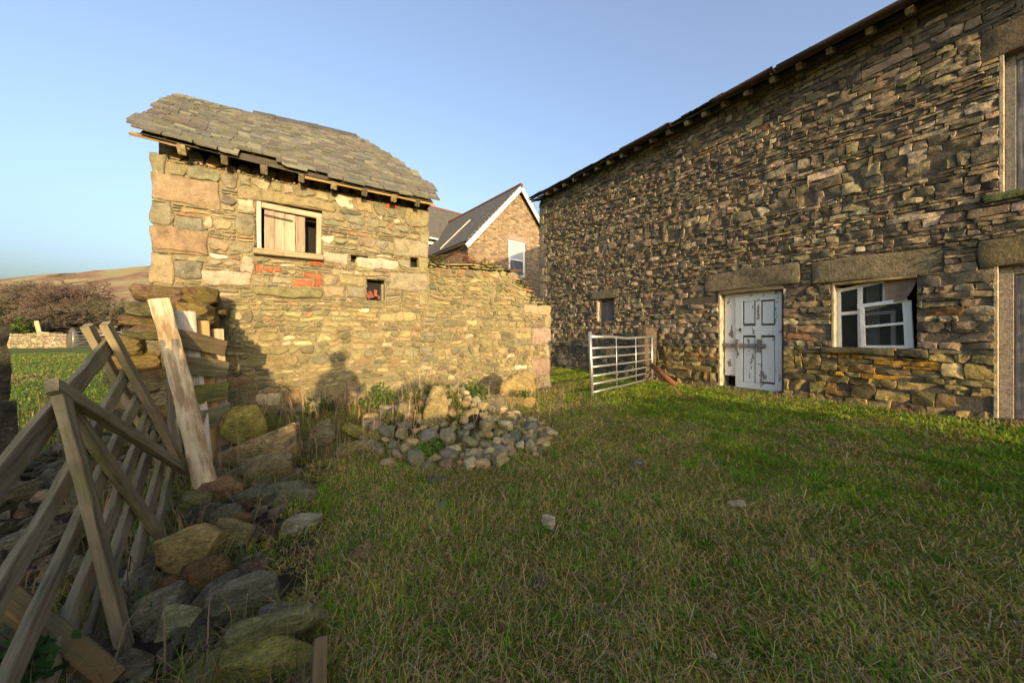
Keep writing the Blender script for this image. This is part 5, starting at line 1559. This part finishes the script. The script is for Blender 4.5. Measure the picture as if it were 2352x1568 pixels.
# =================================================================== GRASS
def blades(name, X, Y, Z, h, w, lean, phi, c, label, mat=M_BLADE, curl=.5):
    n = len(X)
    dx, dy = np.cos(phi), np.sin(phi)
    px_, py_ = -dy, dx
    tw = RS.uniform(-.8, .8, n); qx, qy = px_ * np.cos(tw) + dx * np.sin(tw), py_ * np.cos(tw) + dy * np.sin(tw)
    def pt(s):
        a = lean * s ** (1 + curl)
        hor = h * s * np.sin(a); ver = h * s * np.cos(a)
        return X + dx * hor, Y + dy * hor, Z + ver
    V = np.zeros((n, 5, 3), np.float32)
    for i, (s, k) in enumerate(((0, 1.0), (.55, .75))):
        x, y, z = pt(s)
        for j, sg in enumerate((-1, 1)):
            V[:, i * 2 + j, 0] = x + qx * w * k * .5 * sg; V[:, i * 2 + j, 1] = y + qy * w * k * .5 * sg; V[:, i * 2 + j, 2] = z
    x, y, z = pt(1.0); V[:, 4, 0], V[:, 4, 1], V[:, 4, 2] = x, y, z
    base = np.arange(n, dtype=np.int32)[:, None] * 5
    me = bpy.data.meshes.new(name)
    me.vertices.add(n * 5); me.vertices.foreach_set('co', V.ravel())
    lp = np.hstack([base + np.array([[0, 1, 3, 2]]), base + np.array([[2, 3, 4]])]).astype(np.int32)
    me.loops.add(n * 7); me.loops.foreach_set('vertex_index', lp.ravel())
    st = (np.arange(n)[:, None] * 7 + np.array([[0, 4]])).astype(np.int32)
    me.polygons.add(n * 2); me.polygons.foreach_set('loop_start', st.ravel())
    me.update(calc_edges=True)
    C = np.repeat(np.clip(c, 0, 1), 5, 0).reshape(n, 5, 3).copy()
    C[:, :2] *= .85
    ca = me.color_attributes.new('Col', 'FLOAT_COLOR', 'POINT')
    ca.data.foreach_set('color', np.concatenate([C, np.ones((n, 5, 1))], -1).astype(np.float32).ravel())
    me.materials.append(mat)
    o = link(bpy.data.objects.new(name, me))
    return tag(o, label, 'grass', None, 'stuff')
def sample(n, dmin, dmax, power, amin=-62, amax=62):
    """points spread over the ground round the viewpoint, denser near it"""
    u = RS.rand(n); k = 2 - power
    d = (dmin ** k + u * (dmax ** k - dmin ** k)) ** (1 / k)
    a = np.radians(RS.uniform(amin, amax, n)) + YAW
    return np.sin(a) * d, np.cos(a) * d, d
EDGE = [onZ(x, y, 0) for x, y in ((735, 1640), (690, 1400), (590, 1270), (660, 1160), (700, 1090), (760, 1050), (790, 1000))]
ex_y = [p.y for p in EDGE]; ex_x = [p.x for p in EDGE]
def lawn_mask(X, Y):
    edge = np.interp(Y, ex_y, ex_x)
    m_ = (X > edge + (fbm(X * 4, Y * 4, 60, 2) - .5) * .5) | (Y < ex_y[0] - .3) & (X > .1)
    m_ &= (X < XB - .02) & ~((Y > YW - .02) & (X < X2W + .05) & (Y < YW + 2.6))
    hm = (((X - HEAP[0]) / .85) ** 2 + ((Y - HEAP[1] + .1) / .95) ** 2) < (.5 + .7 * fbm(X * 3, Y * 3, 61, 2))
    return m_ & ~hm
def lawn_cols(X, Y, n):
    dry = fbm(X * .9 + 5, Y * .9, 70, 4) + .16 * np.exp(-((X - .9) / 1.3) ** 2) - .10 * np.clip((X - 3.6) / 2.5, 0, 1)
    dry = np.clip((dry - .42 + .35 * (fbm(X * 3.1, Y * 3.1, 71, 3) - .5)) / .16, 0, 1)
    return dry
N1 = 460000
X, Y, d = sample(N1, .75, 13.5, 1.15)
k = lawn_mask(X, Y) & (Y < 14); X, Y, d = X[k], Y[k], d[k]
n = len(X); dry = lawn_cols(X, Y, n)
tuft = fbm(X * 5.5, Y * 5.5, 80, 3)
isdry = RS.rand(n) < (.05 + .66 * dry)
green = np.stack([RS.uniform(.14, .26, n), RS.uniform(.20, .31, n), RS.uniform(.015, .035, n)], 1)
green = green * (.45 + 1.0 * fbm(X * 2.5, Y * 2.5, 81, 3))[:, None] 
straw = np.stack([RS.uniform(.38, .58, n), RS.uniform(.28, .42, n), RS.uniform(.08, .15, n)], 1) * RS.uniform(.5, 1.2, (n, 1))
c = np.where(isdry[:, None], straw * 1.12, green * 1.18)
h = np.where(isdry, RS.gamma(4, .0075, n) + .007, RS.gamma(5, .0055, n) + .006) * (.2 + 1.3 * tuft)
lean = np.where(isdry, RS.uniform(.75, 1.6, n), RS.uniform(.15, 1.3, n))
w = (.0032 + .0012 * d) * RS.uniform(.5, 1.6, n) * np.where(isdry, .7, 1.15)
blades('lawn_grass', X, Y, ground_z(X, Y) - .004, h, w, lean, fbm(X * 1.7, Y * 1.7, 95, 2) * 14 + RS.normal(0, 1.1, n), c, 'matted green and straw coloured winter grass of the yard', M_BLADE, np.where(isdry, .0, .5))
# brighter tufts of growing grass standing out of the mat
TX, TY, td = sample(1500, .8, 8, 1.25)
k = lawn_mask(TX, TY) & (RS.rand(len(TX)) < .35 + .65 * (1 - lawn_cols(TX, TY, 0))); TX, TY, td = TX[k], TY[k], td[k]
nb_ = 46
X = np.repeat(TX, nb_) + RS.normal(0, .032, len(TX) * nb_); Y = np.repeat(TY, nb_) + RS.normal(0, .032, len(TX) * nb_); d = np.repeat(td, nb_); n = len(X)
br_ = np.repeat(RS.uniform(.7, 1.25, len(TX)), nb_)[:, None]
c = np.stack([RS.uniform(.10, .20, n), RS.uniform(.22, .34, n), RS.uniform(.010, .030, n)], 1) * br_
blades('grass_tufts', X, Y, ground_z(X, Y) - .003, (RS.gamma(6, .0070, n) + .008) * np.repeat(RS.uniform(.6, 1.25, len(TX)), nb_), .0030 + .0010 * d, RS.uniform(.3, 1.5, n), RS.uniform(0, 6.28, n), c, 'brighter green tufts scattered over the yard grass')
# long bleached straws lying on the turf
X, Y, d = sample(30000, .8, 9, 1.2)
k = lawn_mask(X, Y) & (RS.rand(len(X)) < .10 + .9 * lawn_cols(X, Y, 0)); X, Y, d = X[k], Y[k], d[k]; n = len(X)
c = np.stack([RS.uniform(.36, .55, n), RS.uniform(.27, .40, n), RS.uniform(.11, .18, n)], 1) * RS.uniform(.5, 1.05, (n, 1))
blades('dry_straw', X, Y, ground_z(X, Y) + RS.uniform(.005, .035, n), RS.gamma(4, .014, n) + .015, .0018 + .0007 * d, RS.uniform(1.35, 1.65, n), RS.uniform(0, 6.28, n), c, 'bleached dry straw lying on the yard grass', M_STALK, .1)
X, Y, d = sample(60000, .8, 6, 1.1, -60, 5)
k = (X > -1.5) & (X < 2.2) & (Y < YW - .05) & ~lawn_mask(X, Y) & (fbm(X * 3.3, Y * 3.3, 64, 3) > .50); X, Y, d = X[k], Y[k], d[k]; n = len(X)
isd = RS.rand(n) < .5
c = np.where(isd[:, None], np.stack([RS.uniform(.22, .40, n), RS.uniform(.16, .28, n), RS.uniform(.06, .11, n)], 1), np.stack([RS.uniform(.07, .14, n), RS.uniform(.13, .21, n), RS.uniform(.015, .03, n)], 1))
blades('rubble_grass', X, Y, ground_z(X, Y), RS.gamma(4, .022, n) + .02, .002 + .001 * d, RS.uniform(.2, 1.5, n), RS.uniform(0, 6.28, n), c, 'grass and straw tufts growing between the fallen stones')
# field beyond, left
X, Y, d = sample(110000, 5.5, 34, 1.35, -63, -24)
k = (X < X0S - .25) & ((Y > 5.0) | (X < -2.2)); X, Y, d = X[k], Y[k], d[k]; n = len(X)
pd = fbm(X * .5, Y * .5, 90, 4)
isd = RS.rand(n) < np.clip((pd - .50) * 1.6, .04, .6) + np.clip((8 - d) * .12, 0, .35)
c = np.where(isd[:, None], np.stack([RS.uniform(.22, .36, n), RS.uniform(.18, .28, n), RS.uniform(.07, .12, n)], 1), np.stack([RS.uniform(.085, .15, n), RS.uniform(.14, .21, n), RS.uniform(.02, .04, n)], 1))
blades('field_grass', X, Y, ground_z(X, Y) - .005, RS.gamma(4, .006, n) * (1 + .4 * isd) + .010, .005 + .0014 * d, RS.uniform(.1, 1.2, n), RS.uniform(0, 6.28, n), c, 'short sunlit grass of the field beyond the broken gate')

# ---- dead stalks, weeds, brambles
def stalks(name, n, fx, fy, hmin, hmax, label, c0=(.33, .23, .13), lean=(.05, .8), w=(.0035, .006), dens=None):
    X = RS.uniform(fx[0], fx[1], n); Y = RS.uniform(fy[0], fy[1], n)
    if dens is not None:
        k = dens(X, Y); X, Y = X[k], Y[k]; n = len(X)
    c = np.array(c0) * RS.uniform(.55, 1.25, (n, 1)) * np.array([1, 1, 1]) + RS.normal(0, .01, (n, 3))
    return blades(name, X, Y, ground_z(X, Y), RS.uniform(hmin, hmax, n), RS.uniform(w[0], w[1], n), RS.uniform(lean[0], lean[1], n), RS.uniform(0, 6.28, n), c, label, M_STALK, .2)
stalks('dead_stalks', 300, (-.6, 2.4), (4.5, 5.45), .08, .48, 'dead weed stalks along the foot of the lit wall', lean=(.05, 1.25), w=(.006, .011))
stalks('dead_stalks', 450, (2.0, 4.2), (3.6, 5.4), .08, .30, 'grey dead stalks right of the cobble heap', (.25, .19, .14), lean=(.2, 1.3), w=(.004, .008))
stalks('dead_stalks', 220, (-.5, .9), (2.9, 4.6), .12, .50, 'tall bare brown stalks among the boulders left of the heap', (.27, .18, .11), lean=(.05, 1.0), w=(.004, .008))
stalks('dead_stalks', 260, (.7, 2.6), (3.0, 4.8), .10, .38, 'broken dry stalks tangled in the cobble heap', (.34, .24, .14), lean=(.2, 1.5), w=(.005, .009))
stalks('dead_stalks', 150, (-1.0, .0), (1.0, 2.8), .12, .40, 'brown twigs poking out of the dark rubble', (.20, .13, .08), lean=(.1, 1.1), w=(.003, .006))
stalks('dead_stalks', 1200, (5.9, 7.1), (-.5, 4.0), .05, .16, 'dry weeds along the barn foot', (.34, .25, .14), lean=(.3, 1.5), w=(.004, .008), dens=lambda x, y: RS.rand(len(x)) < np.clip((x - 6.4) * 1.8, 0, 1))
stalks('dead_stalks', 140, (-3.6, -1.5), (3.6, 7.0), .1, .42, 'brown dead docks at the edge of the left field', (.24, .15, .08), lean=(.05, .5), w=(.006, .012))
def weed(x, y, d, r, n, s, c, label, seed):
    p = at(x, y, d); z = gz(p.x, p.y)
    return tag(leafy('weed_clump', (p.x, p.y, max(z, p.z - r * .3)), (r, r, r * .8), n, s, c, label, 'weed', seed, 'green weeds about the rubble'), kind='stuff')
weed(1085, 905, 4.1, .28, 420, .028, (.09, .15, .03), 'sunlit green weeds on top of the cobble heap', 1)
weed(880, 925, 4.4, .30, 420, .030, (.10, .16, .03), 'bright green weeds at the wall foot left of the heap', 2)
weed(1205, 905, 4.6, .12, 120, .022, (.06, .10, .03), 'small weeds in front of the round boulder', 3)
weed(1196, 1018, 3.3, .07, 90, .022, (.16, .22, .17), 'pale grey green rosette at the right of the cobbles', 4)
weed(985, 1092, 2.9, .12, 260, .022, (.11, .19, .03), 'bright grass tuft just below the cobble heap', 5)
weed(745, 945, 4.2, .22, 260, .03, (.05, .08, .025), 'dark weeds beside the upright grey slab', 6)
weed(40, 1520, .95, .12, 120, .03, (.04, .09, .02), 'dark green leaves under the beams at bottom left', 7)
weed(500, 1300, 1.6, .05, 40, .02, (.06, .10, .02), 'tiny green weeds between rubble stones', 8)
# bramble stems over the top of the yard wall
rr = random.Random(31)
brm = thing('bramble', 'reddish bramble trailing over the top of the yard wall', 'bramble', (X1S + .8, YW + .1, 1.6))
for i in range(12):
    u = rr.uniform(X1S + .1, X1S + 1.7); z = ytop(u)
    pts_ = []
    du = rr.uniform(.25, .7) * rr.choice([1, 1, -1])
    for j in range(7):
        s = j / 6
        uu = u + du * s
        pts_.append((uu, YW + .12 - .10 * math.sin(s * 3.1) + rr.uniform(-.02, .02), max(ytop(uu), 1.0) + .03 + .16 * math.sin(s * 3.1) * rr.uniform(.6, 1.1)))
    tube('stem', pts_, .006, M_STALK, brm, (.20, .09, .05), 5, .003)
for i, (u, n) in enumerate(((X1S + .15, 260), (X1S + .75, 260), (X1S + 1.15, 200))):
    o = leafy('leaves', (u, YW + .12, ytop(u) - .02), (.28, .16, .16), n, .026, ((.08, .09, .025), (.17, .085, .04), (.17, .15, .04))[i], None, None, 70 + i)
    o.parent = brm; o.matrix_parent_inverse = WM[brm].inverted(); o['kind'] = 'stuff'

# =================================================================== the photographer, whose shadow falls on the wall
def person():
    root = thing('person', 'person in dark coat standing behind the viewpoint, casting the shadow on the wall', 'person', (-.33, -.42, 0))
    zs = .97
    J = {'pel': (0, 0, .82), 'waist': (0, .01, .98), 'chest': (0, .03, 1.18), 'neck': (0, .05, 1.36), 'hd0': (0, .07, 1.44), 'hd1': (0, .08, 1.56),
         'hl': (-.10, 0, .80), 'kl': (-.12, .03, .45), 'al': (-.13, -.02, .08), 'tl': (-.14, .14, .04), 'hr': (.10, 0, .80), 'kr': (.12, .03, .45), 'ar': (.13, -.02, .08), 'tr': (.14, .14, .04),
         'sl': (-.19, .03, 1.28), 'el': (-.24, .10, 1.02), 'wl': (-.16, .30, .98), 'sr': (.19, .03, 1.28), 'er': (.27, .12, 1.06), 'wr': (.33, .30, 1.00)}
    R = {'pel': .17, 'waist': .17, 'chest': .19, 'neck': .075, 'hd0': .10, 'hd1': .115, 'hl': .11, 'kl': .08, 'al': .055, 'tl': .05, 'hr': .11, 'kr': .08, 'ar': .055, 'tr': .05, 'sl': .085, 'el': .065, 'wl': .045, 'sr': .085, 'er': .065, 'wr': .045}
    E_ = [('pel', 'waist'), ('waist', 'chest'), ('chest', 'neck'), ('neck', 'hd0'), ('hd0', 'hd1'), ('pel', 'hl'), ('hl', 'kl'), ('kl', 'al'), ('al', 'tl'), ('pel', 'hr'), ('hr', 'kr'), ('kr', 'ar'), ('ar', 'tr'), ('chest', 'sl'), ('sl', 'el'), ('el', 'wl'), ('chest', 'sr'), ('sr', 'er'), ('er', 'wr')]
    ks = list(J); idx = {k_: i for i, k_ in enumerate(ks)}
    me = bpy.data.meshes.new('body'); me.from_pydata([tuple(Vector(J[k_]) * zs) for k_ in ks], [(idx[a_], idx[b__]) for a_, b__ in E_], [])
    o = bpy.data.objects.new('body', me)
    link(o, root, Matrix.Translation((-.33, -.42, 0)))
    o.modifiers.new('Skin', 'SKIN'); o.modifiers.new('Sub', 'SUBSURF').levels = 2
    o.modifiers['Sub'].render_levels = 2
    sv = me.skin_vertices[0].data
    for i, k_ in enumerate(ks): sv[i].radius = (R[k_] * zs, R[k_] * zs); sv[i].use_root = (k_ == 'pel')
    me.materials.append(M_COAT)
    # hands closed round the camera grip
    for k_, sx in (('wl', 1), ('wr', -1)):
        w_ = Vector(J[k_]) * zs + Vector((-.33, -.42, 0))
        for f in range(5):
            st_ = w_ + Vector((sx * .01, .03, .03 - .014 * f)) if f < 4 else w_ + Vector((sx * .015, .02, .045))
            tube('finger', [st_, st_ + Vector((sx * .012, .035, .0)), st_ + Vector((sx * .035, .05, -.004)), st_ + Vector((sx * .05, .04, -.004))], .009, M_SKIN, o, (.5, .33, .25), 6, .007)
    hair = ICO[3][0] * np.array((.112, .125, .12)) * zs
    hv = hair.copy(); hv[:, 2] = np.maximum(hv[:, 2], -.02)
    mobj('hat', hv + np.array((-.33, -.42 + .075, 1.53 * zs)), ICO[3][1], M_COAT, root, None, True)
    # the camera he works with, just behind the viewpoint
    cb = thing('hand_camera', 'small camera held beside the person behind the viewpoint', 'camera', (-.10, -.20, .98))
    box('camera_body', -.10, .06, -.27, -.19, .99, 1.10, M_IRON, cb, (.03, .03, .03), .01)
    tube('lens', [(-.02, -.19, 1.045), (-.02, -.13, 1.045)], .04, M_IRON, cb)
M_COAT = plain('dark_coat', (.04, .045, .06), .9)
M_SKIN = plain('skin', (.45, .28, .2), .6, 0, .08)
person()
print('part4 ok')
